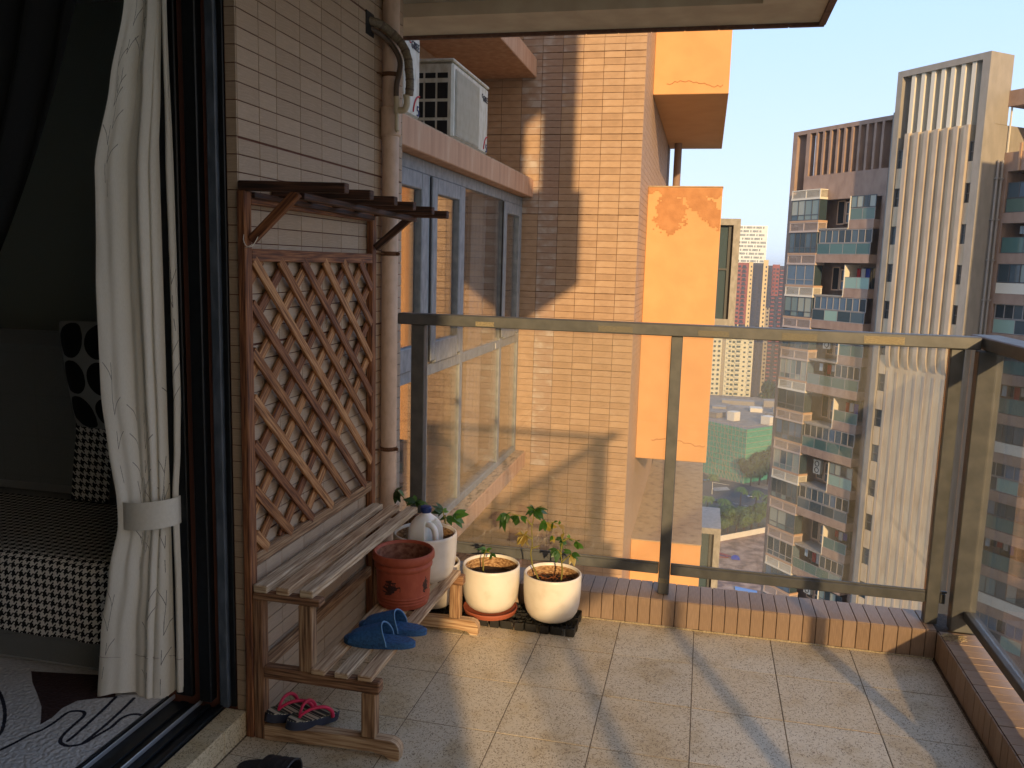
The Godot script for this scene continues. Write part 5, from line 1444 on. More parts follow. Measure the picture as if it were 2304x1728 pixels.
func build_tower():
	var bs := Basis(Vector3(0.6157, 0, 0.788), Vector3.UP, Vector3(-0.788, 0, 0.6157))
	var t := thing("apartment_tower", "tall brown apartment tower with ribbed cream stair core and stacked bay windows", "building", Vector3(15.89, 0, -57.86))
	t.basis = bs
	# ---- fin block: local x from -6.73 to 0, face at z = 0
	box_part(t, "core", Vector3(-6.70, -112, -12), Vector3(-0.02, 10.75, -0.95), m.tower_grey)
	box_part(t, "stair_wall", Vector3(-5.70, -112, -0.949), Vector3(-0.98, 10.75, -0.16), m.tower_cream)
	box_part(t, "corner_pier", Vector3(-0.52, -112, -0.949), Vector3(0.0, 14.9, 0.0), m.tower_grey)
	box_part(t, "corner_pier", Vector3(-6.73, -112, -0.949), Vector3(-6.32, 14.9, 0.0), m.tower_grey)
	box_part(t, "crown_beam", Vector3(-6.319, 14.5, -0.949), Vector3(-0.521, 14.9, -0.003), m.tower_grey)
	box_part(t, "crown_back", Vector3(-6.319, 10.751, -1.4), Vector3(-0.95, 14.499, -1.25), m.tower_white)
	box_part(t, "crown_side", Vector3(-0.50, 10.752, -2.1), Vector3(0.0, 14.9, -0.951), m.tower_grey)
	box_part(t, "crown_side", Vector3(-6.73, 10.752, -4.0), Vector3(-6.33, 14.9, -0.951), m.tower_grey)
	for x in [-5.53, -4.78, -4.03, -3.30, -2.60, -1.88, -1.14]:
		box_part(t, "crown_fin", Vector3(x - 0.14, 10.752, -0.75), Vector3(x + 0.14, 14.498, -0.10), m.tower_white)
		var s := Shape.new()
		var prof := [[10.75, 0.0], [10.74, 0.24], [-3.9, 0.24], [-4.35, 0.18], [-4.75, 0.07], [-4.95, 0.0]]
		for k in prof.size() - 1:
			var a: Array = prof[k]; var c: Array = prof[k + 1]
			s.flat([Vector3(x - 0.15, a[0], -0.16 + a[1]), Vector3(x + 0.15, a[0], -0.16 + a[1]), Vector3(x + 0.15, c[0], -0.16 + c[1]), Vector3(x - 0.15, c[0], -0.16 + c[1])])
		for sd in [-0.15, 0.15]:
			var line := []
			for q in prof: line.append(Vector3(x + sd, q[0], -0.16 + q[1]))
			for k in range(1, line.size() - 1):
				var nn := Vector3(signf(sd), 0, 0)
				s.tri(line[0], line[k], line[k + 1], nn, nn, nn)
		local_part(t, "rib", s, m.tower_rib)
		var low := Shape.new()
		low.slab(Vector3(x - 0.10, -60, -0.159), Vector3(x + 0.10, -5.2, -0.135))
		local_part(t, "rib", low, m.tower_rib)
	for k in 16:
		var y := 9.75 - 2.535 * k
		for e in [[-6.28, -5.74], [-0.97, -0.55]]:
			box_part(t, "stair_panel", Vector3(e[0], y - 2.535, -0.948), Vector3(e[1], y - 1.23, -0.14), m.tower_cream)
			var w := Shape.new()
			w.slab(Vector3(e[0], y - 1.225, -0.30), Vector3(e[0] + 0.06, y, -0.20)); w.slab(Vector3(e[1] - 0.06, y - 1.225, -0.30), Vector3(e[1], y, -0.20))
			w.slab(Vector3(e[0] + 0.061, y - 0.06, -0.30), Vector3(e[1] - 0.061, y, -0.20)); w.slab(Vector3(e[0] + 0.061, y - 0.66, -0.30), Vector3(e[1] - 0.061, y - 0.61, -0.20))
			var o := local_part(t, "stair_window", w, m.tower_frame)
			box_part(o, "pane", Vector3(e[0] + 0.06, y - 1.225, -0.30), Vector3(e[1] - 0.06, y - 0.03, -0.27), m.panes[[0, 4, 1][k % 3]])
	# ---- left block with bays: face at z = -1.2, local x from -17.44 to -7.31
	box_part(t, "pier", Vector3(-7.31, -112, -3.0), Vector3(-6.731, 12.4, -0.55), m.tower_grey)
	box_part(t, "body", Vector3(-17.40, -112, -13), Vector3(-7.32, 8.8, -2.6), m.tower_brown)
	box_part(t, "end_pier", Vector3(-17.44, -112, -2.599), Vector3(-16.98, 12.4, -1.2), m.tower_brown)
	box_part(t, "parapet_band", Vector3(-15.98, 6.92, -2.599), Vector3(-7.92, 8.84, -1.2), m.tower_brown)
	box_part(t, "edge_pier", Vector3(-8.24, -112, -2.599), Vector3(-7.92, 6.919, -1.21), m.tower_brown)
	box_part(t, "edge_pier", Vector3(-7.919, -112, -2.599), Vector3(-7.311, 12.39, -1.22), m.tower_brown)
	box_part(t, "crown_rail", Vector3(-16.979, 12.10, -2.4), Vector3(-7.92, 12.4, -1.205), m.tower_brown)
	box_part(t, "crown_rail", Vector3(-15.98, 8.84, -1.75), Vector3(-15.60, 12.099, -1.205), m.tower_brown)
	box_part(t, "crown_wall", Vector3(-17.0, 8.80, -3.4), Vector3(-7.33, 11.5, -3.2), m.tower_brown)
	for k in 10:
		var x := -14.92 + 0.695 * k
		box_part(t, "crown_post", Vector3(x - 0.10, 8.841, -2.15), Vector3(x + 0.10, 12.099, -1.21), m.tower_brown)
	for f in 15:
		var Y := 7.71 - 2.485 * f
		# recess by the end pier
		box_part(t, "recess_slab", Vector3(-16.979, Y - 2.75, -2.599), Vector3(-16.36, Y - 2.30, -1.45), m.tower_brown)
		tower_window(t, Vector3(-16.93, Y - 2.25, -1.75), Vector3(-16.38, Y - 0.85, -1.70), 1, 0.6, m.tower_frame, [m.panes[0], m.panes[1], m.teal[0]])
		# louvre box and bay
		var lv := Shape.new()
		lv.slab(Vector3(-16.32, Y - 0.07, -1.35), Vector3(-13.33, Y, -0.42)); lv.slab(Vector3(-16.34, Y - 0.76, -1.35), Vector3(-13.31, Y - 0.60, -0.40))
		for x in [-16.28, -14.82, -13.37]: lv.slab(Vector3(x - 0.045, Y - 0.60, -0.50), Vector3(x + 0.045, Y - 0.07, -0.43))
		lv.slab(Vector3(-13.415, Y - 0.60, -1.35), Vector3(-13.345, Y - 0.07, -1.27))
		for k in 7:
			lv.slab(Vector3(-16.28, Y - 0.565 + 0.07 * k, -0.485), Vector3(-13.37, Y - 0.535 + 0.07 * k, -0.445))
			lv.slab(Vector3(-13.40, Y - 0.565 + 0.07 * k, -1.30), Vector3(-13.36, Y - 0.535 + 0.07 * k, -0.46))
		var lo := local_part(t, "louvre", lv, m.louver if f % 3 else m.tower_white)
		box_part(lo, "shelf_back", Vector3(-16.25, Y - 0.60, -1.34), Vector3(-13.45, Y - 0.07, -1.28), m.tower_brown)
		var kinds := [[m.panes[3], m.panes[1], m.panes[5]], [m.panes[2], m.panes[2], m.panes[1]], [m.panes[0], m.panes[3], m.panes[1]], [m.panes[1], m.panes[0], m.panes[4]], [m.panes[5], m.panes[3], m.panes[1]]]
		var bay: MeshInstance3D = tower_window(t, Vector3(-16.28, Y - 2.33, -0.52), Vector3(-13.42, Y - 0.765, -0.46), [4, 5, 3, 4][f % 4], 0.42, [m.tower_frame, m.tower_frame, m.frame_pale][f % 3], kinds[(f * 3) % 5], "bay_window", 0.055)
		box_part(bay, "side_pane", Vector3(-13.44, Y - 2.33, -1.28), Vector3(-13.415, Y - 0.77, -0.54), m.panes[(f * 2) % 4])
		box_part(bay, "bay_room", Vector3(-16.25, Y - 2.33, -1.34), Vector3(-13.46, Y - 0.77, -0.60), m.tower_dark)
		box_part(t, "bay_slab", Vector3(-16.34, Y - 2.484, -1.35), Vector3(-13.31, Y - 2.335, -0.40), m.tower_tan)
		# middle bay: recessed doorway and framed window
		var wide := f % 2 == 1
		if not wide:
			tower_window(t, Vector3(-12.92, Y - 2.65, -1.95), Vector3(-12.25, Y - 0.85, -1.90), 1, 0.0, m.tower_tan, [m.panes[4], m.tower_dark], "balcony_door", 0.09)
			tower_window(t, Vector3(-11.68, Y - 2.62, -1.55), Vector3(-10.58, Y - 1.02, -1.45), 2 + f % 2, 0.72, m.tower_tan, [m.panes[2], m.panes[1], m.panes[0]], "window", 0.09)
			if f % 4 == 0 and f > 2:
				ac_small(t, Vector3(-13.0, Y - 2.2, -1.9))
			box_part(t, "spandrel", Vector3(-10.50, Y - 3.08, -2.0), Vector3(-8.25, Y - 2.43, -0.62), m.tower_brown)
			box_part(t, "balcony_end", Vector3(-10.56, Y - 3.08, -2.1), Vector3(-10.501, Y - 0.70, -0.60), m.tower_white)
			var g: Array = [[m.teal[3]], [m.teal[2]], [m.teal[1]]][(f / 2) % 3]
			tower_window(t, Vector3(-10.49, Y - 2.42, -0.70), Vector3(-8.26, Y - 1.58, -0.66), 2, 0.0, m.frame_pale, g, "balustrade", 0.035)
			if f % 4 == 0: tower_window(t, Vector3(-10.49, Y - 1.56, -0.72), Vector3(-8.26, Y - 0.70, -0.66), 4, 0.0, m.tower_frame, [m.panes[1], m.panes[5], m.panes[4], m.panes[3]])
			else:
				tower_window(t, Vector3(-10.2, Y - 2.4, -2.2), Vector3(-8.5, Y - 0.85, -2.15), 2, 0.0, m.tower_frame, [m.panes[4], m.panes[0]])
				laundry(t, Vector3(-9.9, Y - 0.95, -1.2), 3)
		else:
			box_part(t, "balcony_slab", Vector3(-13.30, Y - 3.05, -2.2), Vector3(-8.25, Y - 2.44, -0.45), m.tower_brown)
			var g: Array = [[m.teal[0], m.teal[1]], [m.panes[0], m.teal[2], m.panes[1]], [m.teal[3], m.panes[3]]][(f / 2) % 3]
			tower_window(t, Vector3(-13.29, Y - 2.43, -0.52), Vector3(-8.26, Y - 1.62, -0.48), 4, 0.0, m.frame_pale, g, "balustrade", 0.035)
			if (f / 2) % 3 != 2: tower_window(t, Vector3(-13.2, Y - 1.60, -0.62), Vector3(-8.26, Y - 0.62, -0.55), 8, 0.0, m.frame_pale, [m.panes[2], m.panes[1], m.panes[0], m.panes[4]])
			else:
				tower_window(t, Vector3(-10.6, Y - 1.60, -0.62), Vector3(-8.26, Y - 0.62, -0.55), 4, 0.0, m.frame_pale, [m.panes[0], m.panes[4]])
				tower_window(t, Vector3(-12.9, Y - 2.4, -2.2), Vector3(-10.9, Y - 0.85, -2.15), 2, 0.0, m.tower_frame, [m.panes[4], m.panes[0]])
				laundry(t, Vector3(-12.6, Y - 0.8, -1.0), 5)
			box_part(t, "balcony_roof", Vector3(-13.3, Y - 0.60, -2.2), Vector3(-10.52, Y - 0.50, -0.50), m.tower_grey)
	# ---- right wing: face at z = -2.18, from local x = 0 towards us
	var r := thing("apartment_wing", "brown wing of the tower with glazed balconies at the right edge of the picture", "building", Vector3(15.89, 0, -57.86))
	r.basis = bs
	box_part(r, "body", Vector3(0.001, -112, -13), Vector3(14, 12.8, -4.2), m.tower_brown)
	box_part(r, "added_shade_block", Vector3(12, -112, 1.0), Vector3(22, 11.9, 3.35), m.tower_brown)  # unseen block added out of view, sized to cast shade on the fin block's side
	box_part(r, "edge_pier", Vector3(0.002, -112, -4.199), Vector3(0.30, 9.1, -2.18), m.tower_brown)
	box_part(r, "overhang", Vector3(0.002, 11.85, -4.199), Vector3(14, 12.8, -2.0), m.tower_brown)
	box_part(r, "roof_rail_post", Vector3(0.05, 9.1, -2.3), Vector3(0.13, 11.84, -2.22), m.tower_white)
	box_part(r, "parapet", Vector3(0.301, 7.95, -4.199), Vector3(14, 9.1, -2.18), m.tower_brown)
	for k in 6: box_part(r, "roof_post", Vector3(1.0 + 2.2 * k, 7.95, -2.175), Vector3(1.12 + 2.2 * k, 9.6, -2.05), m.tower_tan)
	for f in 13:
		var Y := 7.28 - 2.50 * f
		for q in [[0.32, 4.6], [4.9, 9.0]]:
			var x0: float = q[0]; var x1: float = q[1]
			box_part(r, "spandrel", Vector3(x0 - 0.019, Y - 2.5, -4.19), Vector3(x1 + 0.28, Y - 1.85, -2.18), m.tower_brown)
			match f % 4:
				0:
					tower_window(r, Vector3(x0 + 0.05, Y - 0.95, -2.40), Vector3(x1, Y, -2.33), 6, 0.0, m.tower_frame, [m.panes[1], m.panes[0], m.panes[2]])
					tower_window(r, Vector3(x0 + 0.05, Y - 1.83, -2.32), Vector3(x1, Y - 0.97, -2.28), 3, 0.0, m.tower_frame, [m.teal[3], m.teal[1]], "balustrade", 0.035)
				1:
					tower_window(r, Vector3(x0 + 0.05, Y - 1.83, -2.30), Vector3(x1, Y - 0.85, -2.26), 3, 0.0, m.tower_frame, [m.teal[0], m.teal[1]], "balustrade", 0.035)
					tower_window(r, Vector3(x0 + 1.0, Y - 1.8, -4.1), Vector3(x1 - 1.0, Y - 0.1, -4.05), 2, 0.0, m.tower_frame, [m.panes[4], m.panes[0]])
					laundry(r, Vector3(x0 + 0.7, Y - 0.15, -2.9), 5)
				2:
					tower_window(r, Vector3(x0 + 0.05, Y - 1.15, -2.30), Vector3(x1, Y, -2.22), 6, 0.0, m.tower_frame, [m.panes[3], m.panes[0], m.panes[1]])
					box_part(r, "painted_band", Vector3(x0, Y - 1.84, -3.0), Vector3(x1, Y - 1.18, -2.20), m.tower_white)
				3:
					tower_window(r, Vector3(x0 + 0.05, Y - 0.92, -2.40), Vector3(x1, Y, -2.33), 7, 0.0, m.frame_pale, [m.panes[2], m.panes[4], m.panes[0]])
					tower_window(r, Vector3(x0 + 0.05, Y - 1.83, -2.32), Vector3(x1, Y - 0.94, -2.28), 3, 0.0, m.frame_pale, [m.teal[0], m.panes[0], m.teal[2]], "balustrade", 0.035)
			box_part(r, "balcony_end", Vector3(x1 + 0.001, Y - 1.849, -4.19), Vector3(x1 + 0.28, Y + 0.1, -2.19), m.tower_brown)
	for e in [[-0.10, -1.45], [-0.10, -1.85]]:
		var s := Shape.new()
		s.tube([Vector3(0.16, -60, e[1]), Vector3(0.16, 8.6, e[1])], 0.075, 8)
		for k in 24: s.box(Vector3(0.16, 7.5 - 2.5 * k, e[1]), Vector3(0.22, 0.08, 0.22))
		local_part(r, "drain_pipe", s, m.frame_pale)

func ac_small(par: Node3D, at: Vector3):
	var s := Shape.new()
	s.slab(at, at + Vector3(0.75, 1.15, 0.35), 0.03)
	var o := local_part(par, "air_conditioner", s, m.tower_white)
	for y in [0.32, 0.83]:
		var d := Shape.new()
		var pts := []
		for k in 17: pts.append(at + Vector3(0.40 + 0.20 * cos(TAU * k / 16.0), y + 0.20 * sin(TAU * k / 16.0), 0.36))
		d.tube(pts, 0.03, 5)
		local_part(o, "fan", d, m.tower_dark)

func laundry(par: Node3D, at: Vector3, n: int):
	var cols := [Color(0.75, 0.75, 0.76), Color(0.14, 0.20, 0.45), Color(0.62, 0.60, 0.58), Color(0.55, 0.14, 0.12), Color(0.10, 0.10, 0.12), Color(0.60, 0.66, 0.70)]
	for k in n:
		var s := Shape.new()
		var h := rng.randf_range(0.45, 0.85)
		var rows := []
		for i in 4:
			var line := []
			for j in 6: line.append(at + Vector3(0.42 * k + 0.32 * j / 5.0, -h * i / 3.0, 0.04 * sin(j * 1.9 + k)))
			rows.append(line)
		s.sheet(rows)
		var key := "cloth%d" % ((k * 5 + n) % 6)
		if not m.has(key): m[key] = plain(cols[(k * 5 + n) % 6], 0.95)
		local_part(par, "hanging_cloth", s, m[key])

# ---------- the ground and the town far below ----------
const GROUND := -112.0

func polygon(par: Node3D, called: String, pts: Array, y: float, mat: Material):
	var s := Shape.new()
	var tris := Geometry2D.triangulate_polygon(PackedVector2Array(pts))
	for t in tris.size() / 3:
		var q := []
		for i in 3: q.append(Vector3(pts[tris[t * 3 + i]].x, y, pts[tris[t * 3 + i]].y))
		s.tri(q[0], q[1], q[2], Vector3.UP, Vector3.UP, Vector3.UP)
	part(par, called, s, mat)

func crown_mesh(sd: int, r: float, h: float, n: int, size: float) -> Mesh:
	var rg := RandomNumberGenerator.new()
	rg.seed = sd
	var lobes := []
	for k in 9: lobes.append([Vector3(rg.randf_range(-0.6, 0.6) * r, rg.randf_range(-0.25, 0.45) * h, rg.randf_range(-0.6, 0.6) * r), rg.randf_range(0.35, 0.6)])
	var s := Shape.new()
	for k in n:
		var l: Array = lobes[rg.randi() % 9]
		var d := Vector3(rg.randfn(), rg.randfn(), rg.randfn()).normalized()
		var p: Vector3 = l[0] + d * Vector3(r, h * 0.62, r) * l[1] * pow(rg.randf(), 0.25)
		var nn := (d + Vector3(rg.randf_range(-0.7, 0.7), rg.randf_range(-0.3, 0.9), rg.randf_range(-0.7, 0.7))).normalized()
		var a := nn.cross(Vector3(rg.randfn(), rg.randfn(), rg.randfn())).normalized()
		var b := nn.cross(a)
		var q := size * rg.randf_range(0.6, 1.3)
		s.quad([p - a * q, p - b * q * 0.55, p + a * q, p + b * q * 0.55], nn, [Vector2.ZERO, Vector2.ZERO, Vector2.ZERO, Vector2.ZERO])
	return s.mesh()

func tree(label: String, at: Vector3, r: float, h: float, sd: int, mat: Material, group: String):
	var t := thing("street_tree", label, "tree", at, group)
	var s := Shape.new()
	s.tube([at, at + Vector3(0.2, h * 0.3, 0.1), at + Vector3(0.1, h * 0.62, -0.1)], [0.42, 0.34, 0.18], 7)
	for k in 4:
		var a := TAU * k / 4.0 + sd
		s.tube([at + Vector3(0.15, h * 0.36, 0), at + Vector3(cos(a) * r * 0.35, h * 0.58, sin(a) * r * 0.35)], [0.2, 0.08], 5)
	part(t, "trunk", s, m.bark)
	var key := "crown%d" % (sd % 4)
	if not cache.has(key): cache[key] = crown_mesh(500 + sd % 4, 1.0, 1.0, 1700, 0.105)
	put(t, "crown", cache[key], mat, Transform3D(Basis(Vector3.UP, sd * 1.7).scaled(Vector3(r, h * 0.62, r)), at + Vector3(0, h * 0.62, 0)))

func palm(label: String, at: Vector3, h: float, sd: int):
	var t := thing("palm_tree", label, "palm", at, "palms along the road")
	var rg := RandomNumberGenerator.new()
	rg.seed = sd
	var s := Shape.new()
	s.tube([at, at + Vector3(0.1, h * 0.5, 0), at + Vector3(0.25, h, 0.1)], [0.32, 0.24, 0.2], 7)
	part(t, "trunk", s, m.bark)
	s = Shape.new()
	for k in 16:
		var a := TAU * k / 16.0 + rg.randf() * 0.3
		var rise := rg.randf_range(-0.2, 0.9)
		var d := Vector3(cos(a), 0, sin(a))
		var line := []
		for i in 7:
			var f := i / 6.0
			line.append(at + Vector3(0.25, h, 0.1) + d * 3.4 * f + Vector3(0, 2.4 * rise * f - 3.0 * f * f, 0))
		var side := d.cross(Vector3.UP)
		for i in 6:
			for sd2 in [-1.0, 1.0]:
				s.flat([line[i], line[i + 1], line[i + 1] + side * sd2 * 0.55 - Vector3(0, 0.35, 0), line[i] + side * sd2 * 0.5 - Vector3(0, 0.3, 0)])
	part(t, "fronds", s, m.tree[1])

func car(label: String, at: Vector3, turn: float, col: Color):
	var c := thing("parked_car", label, "car", at, "cars on the road below")
	c.rotation.y = turn
	var s := Shape.new()
	s.box(Vector3(0, 0.62, 0), Vector3(4.4, 0.62, 1.8), 0.16)
	local_part(c, "body", s, plain(col, 0.3))
	s = Shape.new()
	var lo := [Vector3(-1.5, 0.92, -0.82), Vector3(1.2, 0.92, -0.82), Vector3(1.2, 0.92, 0.82), Vector3(-1.5, 0.92, 0.82)]
	var hi := [Vector3(-0.95, 1.42, -0.66), Vector3(0.6, 1.42, -0.66), Vector3(0.6, 1.42, 0.66), Vector3(-0.95, 1.42, 0.66)]
	s.flat([hi[3], hi[2], hi[1], hi[0]])
	for k in 4: s.flat([lo[k], hi[k], hi[(k + 1) % 4], lo[(k + 1) % 4]])
	local_part(c, "cabin", s, m.panes[4])
	for x in [-1.35, 1.4]:
		for z in [-0.82, 0.82]:
			s = Shape.new()
			s.tube([Vector3(x, 0.33, z - 0.1), Vector3(x, 0.33, z + 0.1)], 0.33, 10)
			local_part(c, "wheel", s, m.black_iron)

# slab block seen from far: storeys of small window pieces in columns
func far_block(called: String, label: String, cat: String, lo: Vector3, hi: Vector3, walls: Array, storey: float, columns: Array, balcony: Array, glass: Material):
	# walls: [x0, x1, y0, y1, proud, material]; columns: [x centre, width, height]; balcony: [x0, x1, depth, material]
	var b := thing(called, label, cat, Vector3((lo.x + hi.x) / 2, lo.y, hi.z))
	block(b, "body", lo, hi - Vector3(0, 0, 0.5), walls[0][5])
	for w in walls: block(b, "wall", Vector3(w[0], w[2], hi.z - 0.49), Vector3(w[1], w[3], hi.z + w[4]), w[5])
	var s := Shape.new()
	var bl := Shape.new()
	var n := int((hi.y - lo.y) / storey)
	for k in n:
		var y := hi.y - 1.0 - storey * (k + 1)
		for c in columns:
			if c.size() > 3 and (y > c[3] or y < c[4]): continue
			var x: float = c[0] + (rng.randf_range(-0.3, 0.3) if c.size() > 5 else 0.0)
			s.slab(Vector3(x - c[1] / 2, y + 0.6, hi.z + 0.3), Vector3(x + c[1] / 2, y + 0.6 + c[2], hi.z + 0.56))
		for q in balcony:
			bl.slab(Vector3(q[0], y - 0.1, hi.z + 0.3), Vector3(q[1], y + 0.9, hi.z + q[2]))
	part(b, "windows", s, glass, "stuff")
	if balcony.size(): part(b, "balconies", bl, balcony[0][3], "stuff")

func build_far():
	m.bark = plain(Color(0.24, 0.18, 0.13), 0.95)
	m.tree = []
	for c in [Color(0.22, 0.30, 0.14), Color(0.27, 0.355, 0.16), Color(0.16, 0.235, 0.11)]:
		var o := plain(c, 0.75)
		o.backlight_enabled = true
		o.backlight = c
		m.tree.append(o)
	m.asphalt = mottled([Color(0.22, 0.22, 0.225), Color(0.27, 0.27, 0.27)], [0.3, 0.7], 0.01, Vector3(0.02, 0.02, 0.02), 0.9)
	m.sand = mottled([Color(0.42, 0.32, 0.25), Color(0.55, 0.43, 0.34), Color(0.63, 0.52, 0.43)], [0.25, 0.5, 0.8], 0.012, Vector3(0.025, 0.025, 0.025), 0.98)
	m.earth = mottled([Color(0.22, 0.24, 0.17), Color(0.33, 0.33, 0.25), Color(0.42, 0.40, 0.33)], [0.25, 0.5, 0.8], 0.01, Vector3(0.006, 0.006, 0.006), 0.98)
	m.paving = mottled([Color(0.46, 0.43, 0.39), Color(0.54, 0.51, 0.46)], [0.3, 0.7], 0.01, Vector3(0.05, 0.05, 0.05), 0.95)
	m.marking = plain(Color(0.72, 0.72, 0.70), 0.8)
	var g := thing("ground", "town ground far below the balcony", "ground", Vector3(0, GROUND, -400), "", "structure")
	polygon(g, "land", [Vector2(-4000, -5000), Vector2(4000, -5000), Vector2(4000, 800), Vector2(-4000, 800)], GROUND, m.earth)
	var lot := thing("building_lot", "bare reddish sand lot behind the white site wall", "lot", Vector3(16, GROUND, -330), "", "structure")
	polygon(lot, "sand", [Vector2(-60, -352), Vector2(8, -349), Vector2(30.5, -370), Vector2(80, -400), Vector2(110, -300), Vector2(60, -200), Vector2(-60, -200)], GROUND + 0.03, m.sand)
	var rd := thing("road", "grey asphalt road junction far below", "road", Vector3(20, GROUND, -420), "", "structure")
	polygon(rd, "asphalt", [Vector2(-90, -470), Vector2(-90, -520), Vector2(2, -478), Vector2(9, -464), Vector2(22, -457), Vector2(40, -445), Vector2(140, -385), Vector2(140, -345), Vector2(32, -399), Vector2(12, -407), Vector2(2, -420)], GROUND + 0.04, m.asphalt)
	for k in 9: polygon(rd, "crossing_stripe", [Vector2(9.0 + 0.9 * k, -441.5 - 0.5 * k), Vector2(9.5 + 0.9 * k, -441.7 - 0.5 * k), Vector2(11.0 + 0.9 * k, -435.5 - 0.5 * k), Vector2(10.5 + 0.9 * k, -435.3 - 0.5 * k)], GROUND + 0.06, m.marking)
	for k in 10: polygon(rd, "lane_mark", [Vector2(14.0 + 5.0 * k, -418.0 + 2.6 * k), Vector2(16.6 + 5.0 * k, -416.7 + 2.6 * k), Vector2(16.6 + 5.0 * k, -416.3 + 2.6 * k), Vector2(14.0 + 5.0 * k, -417.6 + 2.6 * k)], GROUND + 0.06, m.marking)
	var pv := thing("pavement", "pale pavement at the corner before the netted building", "pavement", Vector3(20, GROUND, -452), "", "structure")
	polygon(pv, "paving", [Vector2(2, -477.5), Vector2(26, -455.5), Vector2(45, -476), Vector2(60, -440), Vector2(40, -444.5), Vector2(22, -456.5), Vector2(9, -463.5)], GROUND + 0.12, m.paving)

	# site wall
	var sw := thing("site_wall", "long white site wall along the sand lot", "wall", Vector3(19, GROUND, -360))
	for k in 9:
		var a := Vector3(8, GROUND, -349).lerp(Vector3(44, GROUND, -383), k / 9.0); var b := Vector3(8, GROUND, -349).lerp(Vector3(44, GROUND, -383), (k + 0.985) / 9.0)
		beam(sw, "panel", a + Vector3(0, 1.2, 0), b + Vector3(0, 1.2, 0), 0.2, 2.4, Vector3.UP, m.tower_white, 0.0)
	var tarp := thing("blue_tarp", "crumpled blue tarpaulin heap on the sand lot", "tarpaulin", Vector3(17.6, GROUND, -333.3))
	var ts := Shape.new()
	var rows := []
	var lump := noise(0.5, 3)
	for i in 9:
		var line := []
		for j in 12:
			var f := sin(PI * i / 8.0) * sin(PI * j / 11.0)
			line.append(Vector3(15.9 + 3.4 * j / 11.0, GROUND + 0.05 + 1.3 * pow(f, 0.6) + 0.3 * f * lump.get_noise_2d(i * 2, j * 2), -334.5 + 3.4 * i / 8.0))
		rows.append(line)
	ts.sheet(rows)
	part(tarp, "sheet", ts, plain(Color(0.05, 0.14, 0.52), 0.5))
	var tarp2 := thing("blue_tarp", "long pale blue sheet lying at the near side of the lot", "tarpaulin", Vector3(19.7, GROUND, -299))
	var t2 := Shape.new()
	rows = []
	for i in 5:
		var line := []
		for j in 14: line.append(Vector3(16.4 + 7.5 * j / 13.0, GROUND + 0.05 + 0.7 * pow(sin(PI * i / 4.0), 0.7), -301.5 + 3.0 * i / 4.0 + 2.2 * j / 13.0))
		rows.append(line)
	t2.sheet(rows)
	part(tarp2, "sheet", t2, plain(Color(0.36, 0.48, 0.66), 0.5))
	for e in [[Vector3(8.5, 0.3, -339), Vector3(15.5, 0.3, -334.5), Color(0.45, 0.12, 0.12), "farthest red pipe lying on the sand by the tarpaulin"], [Vector3(8.5, 0.3, -337.5), Vector3(15.8, 0.3, -333.6), Color(0.45, 0.12, 0.12), "second red pipe lying on the sand by the tarpaulin"], [Vector3(9.5, 0.3, -335), Vector3(15.5, 0.3, -333.0), Color(0.20, 0.14, 0.34), "purple pipe lying on the sand by the tarpaulin"], [Vector3(8.0, 0.3, -331.5), Vector3(14.8, 0.3, -332.4), Color(0.45, 0.12, 0.14), "nearest red pipe lying on the sand by the tarpaulin"]]:
		var o := thing("site_pipe", e[3], "pipe", e[0] + Vector3(0, GROUND, 0), "pipes lying on the sand lot")
		var s := Shape.new()
		s.tube([e[0] + Vector3(0, GROUND, 0), e[1] + Vector3(0, GROUND, 0)], 0.22, 6)
		part(o, "tube", s, plain(e[2], 0.7))
	# trees and palms
	var k := 0
	for e in [[7.0, -362, 5.2, 9.5], [11.2, -361, 5.6, 10.5], [15.2, -366, 5.8, 11.5], [18.6, -363, 6.0, 12.5], [22.0, -367, 5.6, 12.0], [25.4, -372, 5.2, 11.0], [28.9, -379, 4.8, 10.0], [33, -382, 5.2, 11.0], [12.5, -371, 4.5, 9.0], [21, -377, 5.0, 11.5], [4.5, -368, 5.0, 9.5]]:
		tree("round green tree behind the white site wall, number %s from its left end" % ["two", "three", "five", "six", "eight", "nine", "ten", "eleven", "four", "seven", "one"][k], Vector3(e[0], GROUND, e[1]), e[2], e[3], 10 + k, m.tree[k % 2], "trees behind the site wall")
		k += 1
	for e in [[29.0, -452, 6.0, 17.0], [33.5, -455, 6.5, 19.0], [38.0, -458, 6.5, 21.0], [43.0, -462, 6.0, 20.0]]:
		tree(["dark tree nearest the corner of the green netted building", "dark tree second from the corner of the netted building", "tall dark tree third from the corner of the netted building", "tall dark tree farthest right beside the netted building"][k - 11], Vector3(e[0], GROUND, e[1]), e[2], e[3], 30 + k, m.tree[2], "dark trees beside the netted building")
		k += 1
	for e in [[48, -590], [53, -600], [58, -596], [63, -604]]:
		tree(["leftmost dark tree at the foot of the far red towers", "second dark tree at the foot of the far red towers", "third dark tree at the foot of the far red towers", "rightmost dark tree at the foot of the far red towers"][k - 15], Vector3(e[0], GROUND + 18, e[1]), 8.0, 22.0, 50 + k, m.tree[2], "dark trees at the foot of the far towers")
		k += 1
	var n := 0
	for e in [[9.1, -437.5, 8.0], [22.1, -409.4, 9.5], [29.3, -409.0, 8.5], [6.4, -393.5, 8.0], [13.8, -390.8, 8.0], [34.5, -404, 8.0]]:
		palm(["palm at the pedestrian crossing", "tallest palm on the near side of the junction", "palm beside the tallest one by the junction", "palm at the left end of the near row", "palm in front of the parked scooters", "palm at the far right by the tower"][n], Vector3(e[0], GROUND, e[1]), e[2], n + 3)
		n += 1
	car("silver car crossing the junction", Vector3(28.5, GROUND + 0.05, -428.7), 0.5, Color(0.62, 0.63, 0.65))
